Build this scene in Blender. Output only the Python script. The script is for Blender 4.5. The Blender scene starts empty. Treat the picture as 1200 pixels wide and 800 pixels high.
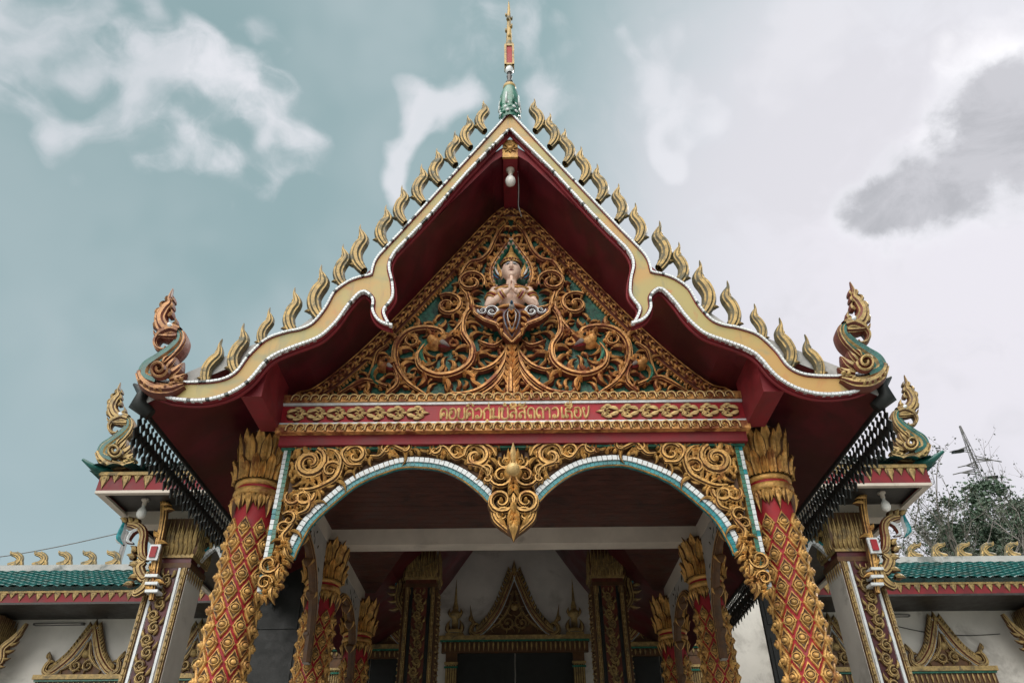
import bpy, bmesh, math, random
from mathutils import Vector, Matrix, noise
from mathutils.geometry import tessellate_polygon
R = math.radians
PI = math.pi
rng = random.Random(7)
scene = bpy.context.scene
COL = scene.collection

# ---------------------------------------------------------------- camera
FPX = 860.0; PITCH = R(36.0); ROLL = R(0.55); EYE = 1.6
cam = bpy.data.cameras.new('camera'); cam_o = bpy.data.objects.new('camera', cam); COL.objects.link(cam_o)
cam.sensor_width = 36.0; cam.lens = FPX / 1200 * 36.0; cam.clip_start = .05; cam.clip_end = 3000
cam_o.matrix_world = (Matrix.Translation((0, 0, EYE)) @ Matrix.Rotation(PI/2 + PITCH, 4, 'X') @ Matrix.Rotation(-ROLL, 4, 'Z'))
scene.camera = cam_o

CP, SP = math.cos(PITCH), math.sin(PITCH)
def ray(px, py):
    dx = px - 599.7; dy = 400.0 - py
    c, s = math.cos(ROLL), math.sin(ROLL)
    u = (dx*c + dy*s) / FPX; v = (-dx*s + dy*c) / FPX
    return u, CP - v*SP, SP + v*CP
def W(px, py, Y):
    """survey helper: the point of the upright plane at distance Y seen at a place in the photograph -> (x, z)"""
    x, y, z = ray(px, py)
    return (x/y*Y, z/y*Y + EYE)
def PL(pts, Y): return [W(a, b, Y) for a, b in pts]
def DIR(px, py): return Vector(ray(px, py)).normalized()

# ---------------------------------------------------------------- sky, sun, exposure
SUN_AZ, SUN_EL = R(50.0), R(42.0)
scene.view_settings.view_transform = 'Standard'; scene.view_settings.look = 'None'
scene.view_settings.gamma = 1.0; scene.view_settings.use_curve_mapping = False
scene.cycles.max_bounces = 6; scene.cycles.diffuse_bounces = 4; scene.cycles.glossy_bounces = 3
scene.view_settings.exposure = 0.72

class NT:
    """tiny node-tree helper"""
    def __init__(s, tree): s.t = tree; s.n = tree.nodes; s.l = tree.links
    def new(s, kind, **kw):
        n = s.n.new(kind)
        for k, v in kw.items(): setattr(n, k, v)
        return n
    def put(s, sock, v):
        if hasattr(v, 'is_output'): s.l.new(v, sock)
        elif v is not None: sock.default_value = v
    def math(s, op, a, b=None, c=None, clamp=False):
        n = s.new('ShaderNodeMath', operation=op, use_clamp=clamp)
        for i, q in enumerate((a, b, c)): s.put(n.inputs[i], q)
        return n.outputs[0]
    def vmath(s, op, a, b=None):
        n = s.new('ShaderNodeVectorMath', operation=op)
        s.put(n.inputs[0], a); s.put(n.inputs[1], b)
        return n.outputs['Value'] if op in ('DOT_PRODUCT', 'LENGTH', 'DISTANCE') else n.outputs['Vector']
    def mix(s, f, a, b, blend='MIX'):
        n = s.new('ShaderNodeMix', data_type='RGBA', blend_type=blend)
        s.put(n.inputs[0], f); s.put(n.inputs[6], a); s.put(n.inputs[7], b)
        return n.outputs[2]
    def noise(s, vec, scale, detail=4, rough=.55, dist=0):
        n = s.new('ShaderNodeTexNoise'); s.put(n.inputs['Vector'], vec)
        n.inputs['Scale'].default_value = scale; n.inputs['Detail'].default_value = detail
        n.inputs['Roughness'].default_value = rough; n.inputs['Distortion'].default_value = dist
        return n.outputs[0]
    def rng(s, v, a, b, c=0., d=1., smooth=True):
        n = s.new('ShaderNodeMapRange', interpolation_type='SMOOTHSTEP' if smooth else 'LINEAR')
        s.put(n.inputs[0], v)
        for i, q in enumerate((a, b, c, d)): n.inputs[i+1].default_value = q
        return n.outputs[0]

world = bpy.data.worlds.new('World'); scene.world = world; world.use_nodes = True
t = NT(world.node_tree); t.n.clear()
out = t.new('ShaderNodeOutputWorld'); bg = t.new('ShaderNodeBackground'); bg.inputs[1].default_value = 0.10
sky = t.new('ShaderNodeTexSky', sky_type='NISHITA'); sky.sun_disc = False
sky.sun_elevation = SUN_EL; sky.sun_rotation = SUN_AZ; sky.air_density = 1.2; sky.dust_density = 2.0
hs = t.new('ShaderNodeHueSaturation'); hs.inputs['Saturation'].default_value = .35; t.l.new(sky.outputs[0], hs.inputs['Color'])
tint = t.mix(1.0, hs.outputs[0], (.74, 1.06, 1.02, 1), 'MULTIPLY')
base = t.mix(.86, tint, (2.75, 3.95, 4.15, 1))
tc = t.new('ShaderNodeTexCoord'); d = tc.outputs['Generated']
def blob(px, py, r0, r1):
    return t.rng(t.vmath('DISTANCE', dwarp, tuple(DIR(px, py))), r0, r1, 1, 0)
nz = t.new('ShaderNodeTexNoise'); nz.inputs['Scale'].default_value = 4.2; nz.inputs['Detail'].default_value = 3; nz.inputs['Roughness'].default_value = .6
t.l.new(d, nz.inputs['Vector'])
off = t.vmath('SCALE', t.vmath('SUBTRACT', nz.outputs['Color'], (.5, .5, .5))); t.n[-1].inputs['Scale'].default_value = .42
dwarp = t.vmath('ADD', d, off)
# a paler sky towards the horizon
sepz = t.new('ShaderNodeSeparateXYZ'); t.l.new(d, sepz.inputs[0])
base = t.mix(t.rng(sepz.outputs[2], .75, .05, 0, .62), base, (4.6, 5.55, 6.0, 1))
fine = t.math('ADD', t.math('MULTIPLY', t.noise(dwarp, 6.0, 5, .6), .8), t.math('MULTIPLY', t.noise(d, 26, 5, .65), .2))
def cloud(shape, lo, hi): return t.rng(t.math('ADD', shape, t.math('MULTIPLY', t.math('SUBTRACT', fine, .5), 1.5)), lo, hi)
c_sum = base
def put(c, mask, amt, col):
    return t.mix(t.math('MULTIPLY', mask, amt), c, col)
# broad veil of high cloud everywhere, thicker to the sun's side
veil = t.rng(t.noise(dwarp, 2.2, 2, .55), .40, .80)
c_sum = put(c_sum, veil, .42, (5.6, 6.2, 6.5, 1))
sund = DIR(1190, 300)
glow = t.rng(t.vmath('DOT_PRODUCT', d, tuple(sund)), .80, 1.0)
c_sum = put(c_sum, glow, .93, (8.0, 7.75, 8.3, 1))
c_sum = put(c_sum, t.math('MULTIPLY', glow, t.rng(t.noise(dwarp, 4.5, 5, .6), .42, .62)), .55, (6.5, 6.5, 6.9, 1))
for (px, py, r0, r1, amt, colr) in (
        (120, 120, .0, .13, .8, (6.9, 7.1, 7.5)), (195, 140, .0, .14, .9, (7.7, 7.8, 8.2)), (265, 160, .0, .11, .85, (7.6, 7.7, 8.1)), (150, 80, .0, .10, .7, (7.0, 7.2, 7.6)),
        (40, 40, .0, .13, .7, (6.8, 7.0, 7.4)), (250, 55, .0, .08, .5, (6.8, 7.0, 7.4)),
        (465, 125, .0, .085, .8, (7.6, 7.7, 8.1)), (440, 90, .0, .06, .5, (7.2, 7.3, 7.7)), (545, 40, .0, .14, .7, (7.2, 7.4, 7.8)), (615, 100, .0, .11, .7, (7.4, 7.5, 7.9)),
        (790, 30, .0, .1, .7, (7.6, 7.7, 8.1)), (825, 95, .0, .09, .7, (7.8, 7.9, 8.3)), (1170, 90, .0, .14, .7, (10.2, 10.1, 10.3)), (960, 60, .0, .12, .5, (7.8, 7.8, 8.2))):
    c_sum = put(c_sum, cloud(blob(px, py, r0, r1), .38, .98), amt, colr + (1,))
# darker grey cloud off to the right, ragged edge, with a bright rim
ragged = t.math('ADD', t.math('MULTIPLY', t.noise(d, 13, 6, .62, .3), .6), t.math('MULTIPLY', fine, .4))
def blob_d(px, py, r1): return t.rng(t.vmath('DISTANCE', d, tuple(DIR(px, py))), 0, r1, 1, 0)
dk = None
for (px, py, r1) in ((1205, 130, .13), (1170, 165, .12), (1130, 192, .105), (1090, 218, .095), (1055, 240, .085), (1022, 252, .065)):
    q = blob_d(px, py, r1); dk = q if dk is None else t.math('MAXIMUM', dk, q)
gate = t.math('MULTIPLY', dk, 3.0, clamp=True)
dkm = t.math('ADD', dk, t.math('MULTIPLY', t.math('MULTIPLY', t.math('SUBTRACT', ragged, .5), 2.6), gate))
c_sum = put(c_sum, t.rng(dkm, .02, .7), .55, (9.2, 9.5, 9.8, 1))
dkcol = t.mix(t.rng(t.noise(d, 9, 6, .65, .5), .38, .62), (4.1, 4.2, 4.5, 1), (5.3, 5.35, 5.7, 1))
c_sum = t.mix(t.math('MULTIPLY', t.rng(dkm, .22, .80), .9), c_sum, dkcol)
# bright lobe added to the unseen sky behind the camera as facade light, rest dulled
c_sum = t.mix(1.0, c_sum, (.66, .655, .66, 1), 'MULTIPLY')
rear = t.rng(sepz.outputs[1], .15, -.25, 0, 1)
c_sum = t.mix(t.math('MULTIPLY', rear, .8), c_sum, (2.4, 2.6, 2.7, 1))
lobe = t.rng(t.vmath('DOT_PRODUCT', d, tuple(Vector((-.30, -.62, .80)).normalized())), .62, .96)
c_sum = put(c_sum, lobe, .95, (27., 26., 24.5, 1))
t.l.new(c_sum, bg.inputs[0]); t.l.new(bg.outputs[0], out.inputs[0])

sl = bpy.data.lights.new('sun', 'SUN'); sl.energy = 1.3; sl.angle = R(12); sl.color = (1, .94, .86)
so = bpy.data.objects.new('sun', sl); COL.objects.link(so)
sdir = Vector((math.sin(SUN_AZ)*math.cos(SUN_EL), math.cos(SUN_AZ)*math.cos(SUN_EL), math.sin(SUN_EL)))
so.rotation_euler = sdir.to_track_quat('Z', 'Y').to_euler(); so.location = sdir*60

# ---------------------------------------------------------------- materials
MATS = {}
def mat(name, col, rough=.6, metal=0., var=.25, scale=9., bump=.15, col2=None, amt2=.0, scale2=2.5, spec=None, obj=True):
    """painted / gilt / plaster surface: base colour with fine variation, optional patches of a second colour (wear), bump"""
    m = bpy.data.materials.new(name); m.use_nodes = True; n = NT(m.node_tree)
    b = m.node_tree.nodes['Principled BSDF']
    tcn = n.new('ShaderNodeTexCoord'); v = tcn.outputs['Object']
    f = n.noise(v, scale, 5, .6)
    lo = tuple(c*(1-var) for c in col) + (1,); hi = tuple(min(1, c*(1+var)) for c in col) + (1,)
    c = n.mix(n.rng(f, .3, .7), lo, hi)
    if col2:
        f2 = n.noise(v, scale2, 6, .65, .4)
        c = n.mix(n.rng(f2, .62-amt2*.5, .78-amt2*.5), c, tuple(col2) + (1,))
    n.put(b.inputs['Base Color'], c)
    n.put(b.inputs['Roughness'], n.rng(f, .2, .8, max(.05, rough-.12), min(1, rough+.12)))
    b.inputs['Metallic'].default_value = metal
    if spec is not None: b.inputs['Specular IOR Level'].default_value = spec
    if bump:
        bn = n.new('ShaderNodeBump'); bn.inputs['Strength'].default_value = bump; bn.inputs['Distance'].default_value = .02
        n.put(bn.inputs['Height'], n.noise(v, scale*3, 4, .6)); n.l.new(bn.outputs[0], b.inputs['Normal'])
    MATS[name] = m
    return m
GOLD = mat('gilt_paint', (.60, .345, .105), .44, .3, .40, 12, .5, (.27, .105, .03), .22, 6)
GOLDL = mat('gilt_paint_pale', (.66, .47, .21), .5, .1, .28, 14, .3, (.33, .18, .06), .1, 6)
COPPER = mat('copper_gilt_paint', (.66, .34, .115), .46, .25, .42, 14, .5, (.26, .075, .03), .28, 6)
GOLDG = mat('weathered_gilt', (.40, .28, .11), .5, .25, .35, 16, .3, (.17, .13, .07), .25, 8)
NAGAC = mat('old_copper_gilt', (.36, .185, .075),   .45, .3, .38, 14, .3, (.14, .05, .025), .25, 8)
BROWNRED = mat('red_brown_ground', (.13, .032, .018), .55, 0, .3, 12, .2)
BROWN = mat('dark_groove_paint', (.10, .045, .016), .55, 0, .3, 12, .2)
RED = mat('red_lacquer', (.33, .011, .020), .58, 0, .2, 5, .08, (.20, .008, .014), .1, 3)
REDB = mat('dull_red_paint', (.19, .011, .018), .62, 0, .22, 5, .1, (.12, .01, .014), .15, 2)
MAROON = mat('maroon_soffit_paint', (.095, .0095, .016), .40, 0, .30, 3.0, .06, (.055, .011, .013), .34, 1.1)
WOOD = mat('dark_ceiling_wood', (.075, .024, .018), .5, 0, .35, 6, .1, (.035, .014, .012), .2, 3)
WHITE = mat('white_plaster', (.64, .62, .58), .8, 0, .09, 2, .12, (.40, .38, .35), .22, 1.1)
CREAM = mat('cream_beam_paint', (.58, .52, .45), .7, 0, .1, 3, .1, (.36, .31, .26), .12, 1.5)
GREYP = mat('grey_panel_paint', (.42, .40, .38), .8, 0, .1, 4, .1)
MWHITE = mat('white_glass_mosaic', (.66, .70, .72), .2, 0, .1, 20, 0)
MDARK = mat('dark_mirror_mosaic', (.03, .05, .05), .12, 0, .3, 20, 0)
MTEAL = mat('teal_glass_mosaic', (.015, .22, .25), .18, 0, .35, 18, 0)
MGREEN = mat('green_glass_mosaic', (.035, .16, .11), .2, 0, .35, 18, .1)
TEAL = mat('teal_glazed_tile', (.012, .12, .115), .32, 0, .5, 6, .12, (.045, .09, .08), .3, 4)
TEALD = mat('dark_teal_paint', (.012, .10, .085), .3, 0, .35, 12, .15)
GREENBACK = mat('green_glass_ground', (.022, .115, .080), .35, 0, .5, 26, .35, (.008, .04, .032), .2, 7)
DARK = mat('dark_metal', (.018, .022, .022), .5, .3, .3, 10, .1)
DARKWOOD = mat('dark_soffit_wood', (.030, .028, .026), .5, 0, .3, 5, .1)
DARKDOOR = mat('dark_door_wood', (.012, .014, .014), .5, 0, .3, 8, .1)
SKIN = mat('painted_skin', (.82, .60, .49), .6, 0, .10, 14, .12, (.50, .31, .23), .12, 7)
BLUE = mat('blue_enamel', (.02, .10, .20), .25, 0, .2, 10, 0)
BULB = mat('milk_glass_bulb', (.85, .85, .82), .15, 0, .02, 5, 0)
BLACKP = mat('black_paint', (.012, .010, .010), .35, 0, .1, 10, 0)
CONC = mat('weathered_concrete', (.42, .42, .41), .85, 0, .12, 4, .2, (.18, .19, .18), .2, 2.2)
CONCG = mat('courtyard_concrete', (.24, .235, .22), .9, 0, .12, .6, .2, (.18, .175, .16), .2, .3)
GRASS = mat('dry_grass_ground', (.09, .10, .05), .95, 0, .35, .8, .3)
BARK = mat('bark', (.19, .175, .16), .9, 0, .3, 3, .3)  # paler and greyer than the trees' own bark, distance haze put into the colour
LEAF = mat('tree_leaf', (.07, .115, .075), .6, 0, .45, .9, 0)
LEAFD = mat('tree_leaf_olive', (.06, .078, .05), .6, 0, .4, .9, 0)
STEEL = mat('galvanised_steel', (.16, .16, .16), .5, .5, .2, 4, 0)
FLAME = mat('weathered_flame_gilt', (.44, .30, .11), .55, .15, .35, 12, .3, (.10, .095, .06), .3, 9)
FLAMEE = mat('weathered_flame_edge', (.10, .085, .045), .6, 0, .35, 12, .2)

def painted_board():
    m = bpy.data.materials.new('swirled_yellow_paint'); m.use_nodes = True; n = NT(m.node_tree)
    b = m.node_tree.nodes['Principled BSDF']; v = n.new('ShaderNodeTexCoord').outputs['Object']
    c = n.mix(n.rng(n.noise(v, 1.1, 4, .5, .8), .42, .58), (.46, .275, .085, 1), (.38, .31, .11, 1))
    c = n.mix(n.rng(n.noise(v, 2.6, 3, .5, 1.2), .52, .70, 0, .8), c, (.24, .255, .14, 1))
    c = n.mix(n.rng(n.noise(v, 3.3, 3, .5, 1.5), .58, .74, 0, .75), c, (.46, .185, .06, 1))
    c = n.mix(n.rng(n.noise(v, 22, 5, .7), .55, .8, 0, .35), c, (.30, .24, .16, 1))
    mp = n.new('ShaderNodeMapping'); mp.inputs['Scale'].default_value = (16, 16, 1.6); n.l.new(v, mp.inputs[0])
    c = n.mix(n.rng(n.noise(mp.outputs[0], 1.0, 4, .6), .56, .78, 0, .55), c, (.17, .165, .12, 1))      # rain streaks
    n.put(b.inputs['Base Color'], c); b.inputs['Roughness'].default_value = .5
    return m
BOARD = painted_board()

# ---------------------------------------------------------------- mesh helpers
class MB:
    def __init__(s): s.v = []; s.f = []; s.m = []; s.sm = []
    def vert(s, p): s.v.append(tuple(p)); return len(s.v)-1
    def face(s, idx, m=0, smooth=False): s.f.append(tuple(idx)); s.m.append(m); s.sm.append(smooth)
    def quad(s, a, b, c, d, m=0): s.face([s.vert(a), s.vert(b), s.vert(c), s.vert(d)], m)
    def hexa(s, p, m=0):
        """p: 4 bottom points then 4 top points (same order)"""
        i = [s.vert(q) for q in p]
        for q in ((0, 1, 2, 3), (4, 5, 6, 7), (0, 1, 5, 4), (1, 2, 6, 5), (2, 3, 7, 6), (3, 0, 4, 7)): s.face([i[k] for k in q], m)
    def box(s, x0, x1, y0, y1, z0, z1, m=0):
        s.hexa([(x0, y0, z0), (x1, y0, z0), (x1, y1, z0), (x0, y1, z0), (x0, y0, z1), (x1, y0, z1), (x1, y1, z1), (x0, y1, z1)], m)
    def prism(s, F, poly, h0, h1, m=0, ms=None):
        """a polygon outline given thickness between heights h0 and h1 of frame F"""
        n = len(poly); ms = m if ms is None else ms
        a = [s.vert(F(u, v, h0)) for u, v in poly]; b = [s.vert(F(u, v, h1)) for u, v in poly]
        for tri in tessellate_polygon([[Vector((u, v, 0)) for u, v in poly]]):
            s.face([b[k] for k in tri], m); s.face([a[k] for k in reversed(tri)], m)
        for k in range(n): s.face([a[k], a[(k+1) % n], b[(k+1) % n], b[k]], ms)
    def lathe(s, c, prof, seg=24, m=0, a0=0, a1=2*PI):
        rows = []
        full = abs(a1-a0-2*PI) < 1e-6; ns = seg if full else seg+1
        for r, z in prof:
            rows.append([s.vert((c[0]+r*math.cos(a0+(a1-a0)*k/seg), c[1]+r*math.sin(a0+(a1-a0)*k/seg), c[2]+z)) for k in range(ns)])
        for i in range(len(rows)-1):
            for k in range(seg):
                k2 = (k+1) % ns
                s.face([rows[i][k], rows[i][k2], rows[i+1][k2], rows[i+1][k]], m, True)
    def tube(s, pts, rad, seg=6, m=0, cap=True):
        pts = [Vector(p) for p in pts]; rad = rad if isinstance(rad, (list, tuple)) else [rad]*len(pts)
        rows = []; up = None
        for i, p in enumerate(pts):
            tg = (pts[min(i+1, len(pts)-1)]-pts[max(i-1, 0)])
            tg = tg.normalized() if tg.length > 1e-9 else Vector((0, 0, 1))
            if up is None:
                up = tg.orthogonal().normalized()
            up = (up - tg*up.dot(tg)); up = up.normalized() if up.length > 1e-6 else tg.orthogonal().normalized()
            sd = tg.cross(up)
            rows.append([s.vert(p + (up*math.cos(2*PI*k/seg) + sd*math.sin(2*PI*k/seg))*rad[i]) for k in range(seg)])
        for i in range(len(rows)-1):
            for k in range(seg):
                s.face([rows[i][k], rows[i][(k+1) % seg], rows[i+1][(k+1) % seg], rows[i+1][k]], m, True)
        if cap: s.face(rows[0][::-1], m); s.face(rows[-1], m)
    def dome(s, F, c, r, h, m=0, seg=10, h0=0, rv=None):
        rv = rv or r
        rows = []
        for q in (0., .35, .7, 1.):
            a = q*PI/2
            rows.append([s.vert(F(c[0]+r*math.cos(a)*math.cos(2*PI*k/seg), c[1]+rv*math.cos(a)*math.sin(2*PI*k/seg), h0+h*math.sin(a))) for k in range(seg)])
        for i in range(3):
            for k in range(seg): s.face([rows[i][k], rows[i][(k+1) % seg], rows[i+1][(k+1) % seg], rows[i+1][k]], m, True)
    def build(s, name, mats, parent=None, base=None, label=None):
        b = base if base is not None else (BASE.get(parent.name) if parent else (0, 0, 0))
        me = bpy.data.meshes.new(name)
        me.from_pydata([(x-b[0], y-b[1], z-b[2]) for x, y, z in s.v], [], s.f)
        mats = mats if isinstance(mats, (list, tuple)) else [mats]
        for q in mats: me.materials.append(q)
        me.polygons.foreach_set('material_index', s.m); me.polygons.foreach_set('use_smooth', s.sm)
        me.update()
        o = bpy.data.objects.new(name, me); COL.objects.link(o)
        if parent: o.parent = parent
        else: o.location = b
        BASE[o.name] = b
        if label: o['label'] = label
        return o
BASE = {}
def thing(name, loc, label, cat, group=None):
    o = bpy.data.objects.new(name, None); COL.objects.link(o); o.location = loc; o.empty_display_size = .2
    o['label'] = label; o['category'] = cat; o['kind'] = 'thing'
    if group: o['group'] = group
    BASE[o.name] = tuple(loc)
    return o
def tag(o, label, cat, group=None):
    o['label'] = label; o['category'] = cat; o['kind'] = 'thing'
    if group: o['group'] = group
    return o
def struct(o): o['kind'] = 'structure'; return o
def copy_thing(root, loc, label, mirror=False):
    """a copy of a thing with copies of its parts and sub-parts (mesh data shared)"""
    def rec(o, par):
        c = o.copy(); COL.objects.link(c); BASE[c.name] = BASE[o.name]
        if par is not None: c.parent = par
        for ch in [k for k in bpy.data.objects if k.parent == o]: rec(ch, c)
        return c
    kids = {}
    c = rec(root, None); c.location = loc; c['label'] = label
    if mirror: c.scale = (-1, 1, 1)
    return c

def face_frame(Y, x0=0, z0=0, mir=1, s=1.): return lambda u, v, h: (x0+mir*u*s, Y-h*s, z0+v*s)
def side_frame(X, mir=1): return lambda u, v, h: (X+h*mir, u, v)      # u along depth, h towards +x * mir
def cyl_frame(cx, cy, rad, a_front=-PI/2):
    def F(u, v, h):
        r0 = rad(v) if callable(rad) else rad
        a = a_front + u/(r0 if not callable(rad) else .2)
        return (cx+(r0+h)*math.cos(a), cy+(r0+h)*math.sin(a), v)
    return F

def catmull(pts, n=6, closed=False):
    P = [Vector((*p, 0)) if len(p) == 2 else Vector(p) for p in pts]; out = []
    m = len(P)
    for i in range(m if closed else m-1):
        if closed: p0, p1, p2, p3 = P[i-1], P[i], P[(i+1) % m], P[(i+2) % m]
        else:
            p1, p2 = P[i], P[i+1]; p0 = P[i-1] if i else p1*2-p2; p3 = P[i+2] if i+2 < m else p2*2-p1
        for k in range(n):
            q = k/n
            out.append(((p1*2)+(p2-p0)*q+(p0*2-p1*5+p2*4-p3)*q*q+(p1*3-p0-p2*3+p3)*q**3)*.5)
    if not closed: out.append(P[-1])
    return [(p.x, p.y) for p in out]
def lerp_list(vals, n):
    out = []
    for i in range(n):
        q = i/(n-1)*(len(vals)-1); k = min(int(q), len(vals)-2)
        out.append(vals[k]*(1-(q-k))+vals[k+1]*(q-k))
    return out
def normals2(pts):
    out = []
    for i in range(len(pts)):
        a = pts[max(i-1, 0)]; b = pts[min(i+1, len(pts)-1)]
        dx, dy = b[0]-a[0], b[1]-a[1]; L = math.hypot(dx, dy) or 1
        out.append((-dy/L, dx/L))
    return out
P_RICH = ([-1, -.76, -.46, -.26, .26, .46, .76, 1], [0, .72, .74, .62, 1., .62, .74, .72, 0])
def ribbon(mb, F, pts, ws, h, mc=0, me=1, h0=0., rich=True, two=False, hp=.5):
    """a carved ribbon: bead, groove and ridge along a path; ws = half widths; two = carved on both sides"""
    n = len(pts)
    if not isinstance(ws, (list, tuple)): ws = [ws]*n
    if len(ws) != n: ws = lerp_list(ws, n)
    wm = max(ws) or 1; N = normals2(pts)
    if rich: S = [-1, -.74, -.48, -.24, .24, .48, .74, 1]; H = [0, .75, .78, .85, 1., .85 if False else .78, .75, 0]; M = [me, mc, me, mc, me, mc, me]; H = [0, .72, .70, .98, .98, .70, .72, 0]
    else: S = [-1, -.55, 0, .55, 1]; H = [0, .75, 1, .75, 0]; M = [me, mc, mc, me]
    if two:
        S = S + S[-2:0:-1]; H = H + [-q for q in H[-2:0:-1]]; M = M + M[::-1]
    rows = []
    for (x, y), w, (nx, ny) in zip(pts, ws, N):
        q = (max(w, 0)/wm)**hp
        rows.append([mb.vert(F(x+nx*w*s, y+ny*w*s, h0+hh*h*q)) for s, hh in zip(S, H)])
    k = len(S)
    for i in range(n-1):
        for j in range(k if two else k-1):
            j2 = (j+1) % k
            mb.face([rows[i][j], rows[i+1][j], rows[i+1][j2], rows[i][j2]], M[j])
def leaf(mb, F, p, a, L, curl, w, h, mc=0, me=1, h0=0., n=8, rich=False, two=False):
    x, y = p; pts = [(x, y)]; st = L/(n-1)
    for i in range(1, n):
        q = i/(n-1); hd = a+curl*q**1.3
        x += st*math.cos(hd); y += st*math.sin(hd); pts.append((x, y))
    ws = lerp_list([.45*w, .85*w, w, .82*w, .5*w, .22*w, .01*w], n)
    ribbon(mb, F, pts, ws, h, mc, me, h0, rich, two)
def spiral(mb, F, c, r, a0, turns, sg, w, h, mc=0, me=1, leaves=5, h0=0., ll=.9, rich=True, knob=True):
    n = int(14*turns)+4; pts = []
    for i in range(n):
        q = i/(n-1); rr = r*((1-q)**.85*.86+.14); a = a0+sg*2*PI*turns*q
        pts.append((c[0]+rr*math.cos(a), c[1]+rr*math.sin(a)))
    ribbon(mb, F, pts, lerp_list([w*.75, w, w*.9, w*.7, w*.5], n), h, mc, me, h0, rich)
    if knob: mb.dome(F, c, r*.2, h*1.25, mc, 8, h0)
    for k in range(leaves):
        q = (k+.5)/leaves*.62/turns
        i = min(int(q*(n-1)), n-2); (x, y) = pts[i]; a = a0+sg*2*PI*turns*q
        leaf(mb, F, (x+w*.4*math.cos(a), y+w*.4*math.sin(a)), a-sg*.2+sg*.9, r*ll*(.55+.15*(k % 2)), -sg*1.5, w*.75, h*.85, mc, me, h0)
        if r > .07: leaf(mb, F, (x-w*.4*math.cos(a), y-w*.4*math.sin(a)), a+PI-sg*.8, r*.42, sg*1.6, w*.5, h*.7, mc, me, h0)
def stem(mb, F, ctrl, ws, h, mc=0, me=1, every=.12, L=.14, side=(1, -1), lw=.6, h0=0., seg=6, rich=True, knobs=False):
    pts = catmull(ctrl, seg); ws = lerp_list(list(ws), len(pts))
    ribbon(mb, F, pts, ws, h, mc, me, h0, rich)
    N = normals2(pts); acc = every*.6; k = 0
    for i in range(1, len(pts)):
        acc += math.dist(pts[i], pts[i-1])
        if acc >= every and ws[i] > .25*max(ws):
            acc = 0; sd = side[k % len(side)]; k += 1
            nx, ny = N[i]; tg = math.atan2(-nx, ny)
            a = tg+sd*.75; q = ws[i]/max(ws)
            leaf(mb, F, (pts[i][0]+nx*sd*ws[i]*.5, pts[i][1]+ny*sd*ws[i]*.5), a, L*(.6+.4*q), sd*1.7, ws[i]*lw, h*.85, mc, me, h0)
            if knobs: mb.dome(F, (pts[i][0]+nx*sd*ws[i], pts[i][1]+ny*sd*ws[i]), ws[i]*.6, h*1.1, mc, 8, h0)
    return pts
def resample(path, step):
    out = [path[0]]; acc = 0.
    for i in range(1, len(path)):
        a = Vector(path[i-1]); b = Vector(path[i]); L = (b-a).length; pos = step-acc
        while pos <= L: out.append(tuple(a.lerp(b, pos/L))); pos += step
        acc = (acc+L) % step if L else acc
        acc = L-(pos-step)
    return out
def mosaic(mb, F, path, o0, o1, h0, h1, tile, pick, gap=.12):
    """small glass tiles set along a path between two offsets from it"""
    pts = resample(path, tile); N = normals2(pts)
    for i in range(len(pts)-1):
        a, b = pts[i], pts[i+1]; q = gap/2
        a2 = (a[0]+(b[0]-a[0])*q, a[1]+(b[1]-a[1])*q); b2 = (b[0]+(a[0]-b[0])*q, b[1]+(a[1]-b[1])*q)
        na, nb = N[i], N[i+1]; mi = pick(i)
        P4 = [(a2[0]+na[0]*o0, a2[1]+na[1]*o0), (b2[0]+nb[0]*o0, b2[1]+nb[1]*o0), (b2[0]+nb[0]*o1, b2[1]+nb[1]*o1), (a2[0]+na[0]*o1, a2[1]+na[1]*o1)]
        hh = h1+rng.uniform(-.001, .001)
        i0 = [mb.vert(F(*p, h0)) for p in P4]; i1 = [mb.vert(F(*p, hh)) for p in P4]
        mb.face(i1, mi)
        for k in range(4): mb.face([i0[k], i0[(k+1) % 4], i1[(k+1) % 4], i1[k]], mi)
def inside(p, poly):
    x, y = p; c = False; j = len(poly)-1
    for i in range(len(poly)):
        xi, yi = poly[i]; xj, yj = poly[j]
        if (yi > y) != (yj > y) and x < (xj-xi)*(y-yi)/(yj-yi)+xi: c = not c
        j = i
    return c
def fill(mb, F, poly, n, L, w, h, mc=0, me=1, h0=0., ang=None, avoid=(), seed=1):
    r = random.Random(seed); xs = [p[0] for p in poly]; ys = [p[1] for p in poly]; got = []; tries = 0
    while len(got) < n and tries < n*60:
        tries += 1
        p = (r.uniform(min(xs), max(xs)), r.uniform(min(ys), max(ys)))
        if not inside(p, poly): continue
        if any(math.dist(p, q) < L*.42 for q in got): continue
        if any(math.dist(p, c) < rr for c, rr in avoid): continue
        a = ang(p) if ang else r.uniform(0, 2*PI); l = L*r.uniform(.75, 1.2); cu = r.choice((-1, 1))*r.uniform(1.3, 2.6)
        e = (p[0]+l*.6*math.cos(a+cu*.3), p[1]+l*.6*math.sin(a+cu*.3))
        if not inside(e, poly): a += PI; e = (p[0]+l*.6*math.cos(a), p[1]+l*.6*math.sin(a))
        if not inside(e, poly): continue
        got.append(p)
        leaf(mb, F, p, a, l, cu, w, h, mc, me, h0)
        mb.dome(F, p, w*.8, h, mc, 7, h0)
mir_poly = lambda P: [(-x, y) for x, y in P]
# ================================================================ ground
g = MB(); g.quad((-900, -900, 0), (900, -900, 0), (900, 900, 0), (-900, 900, 0)); struct(g.build('ground', GRASS))
g = MB(); g.box(-30, 30, -25, 30, -.2, .004); struct(g.build('courtyard', CONCG))

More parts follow.
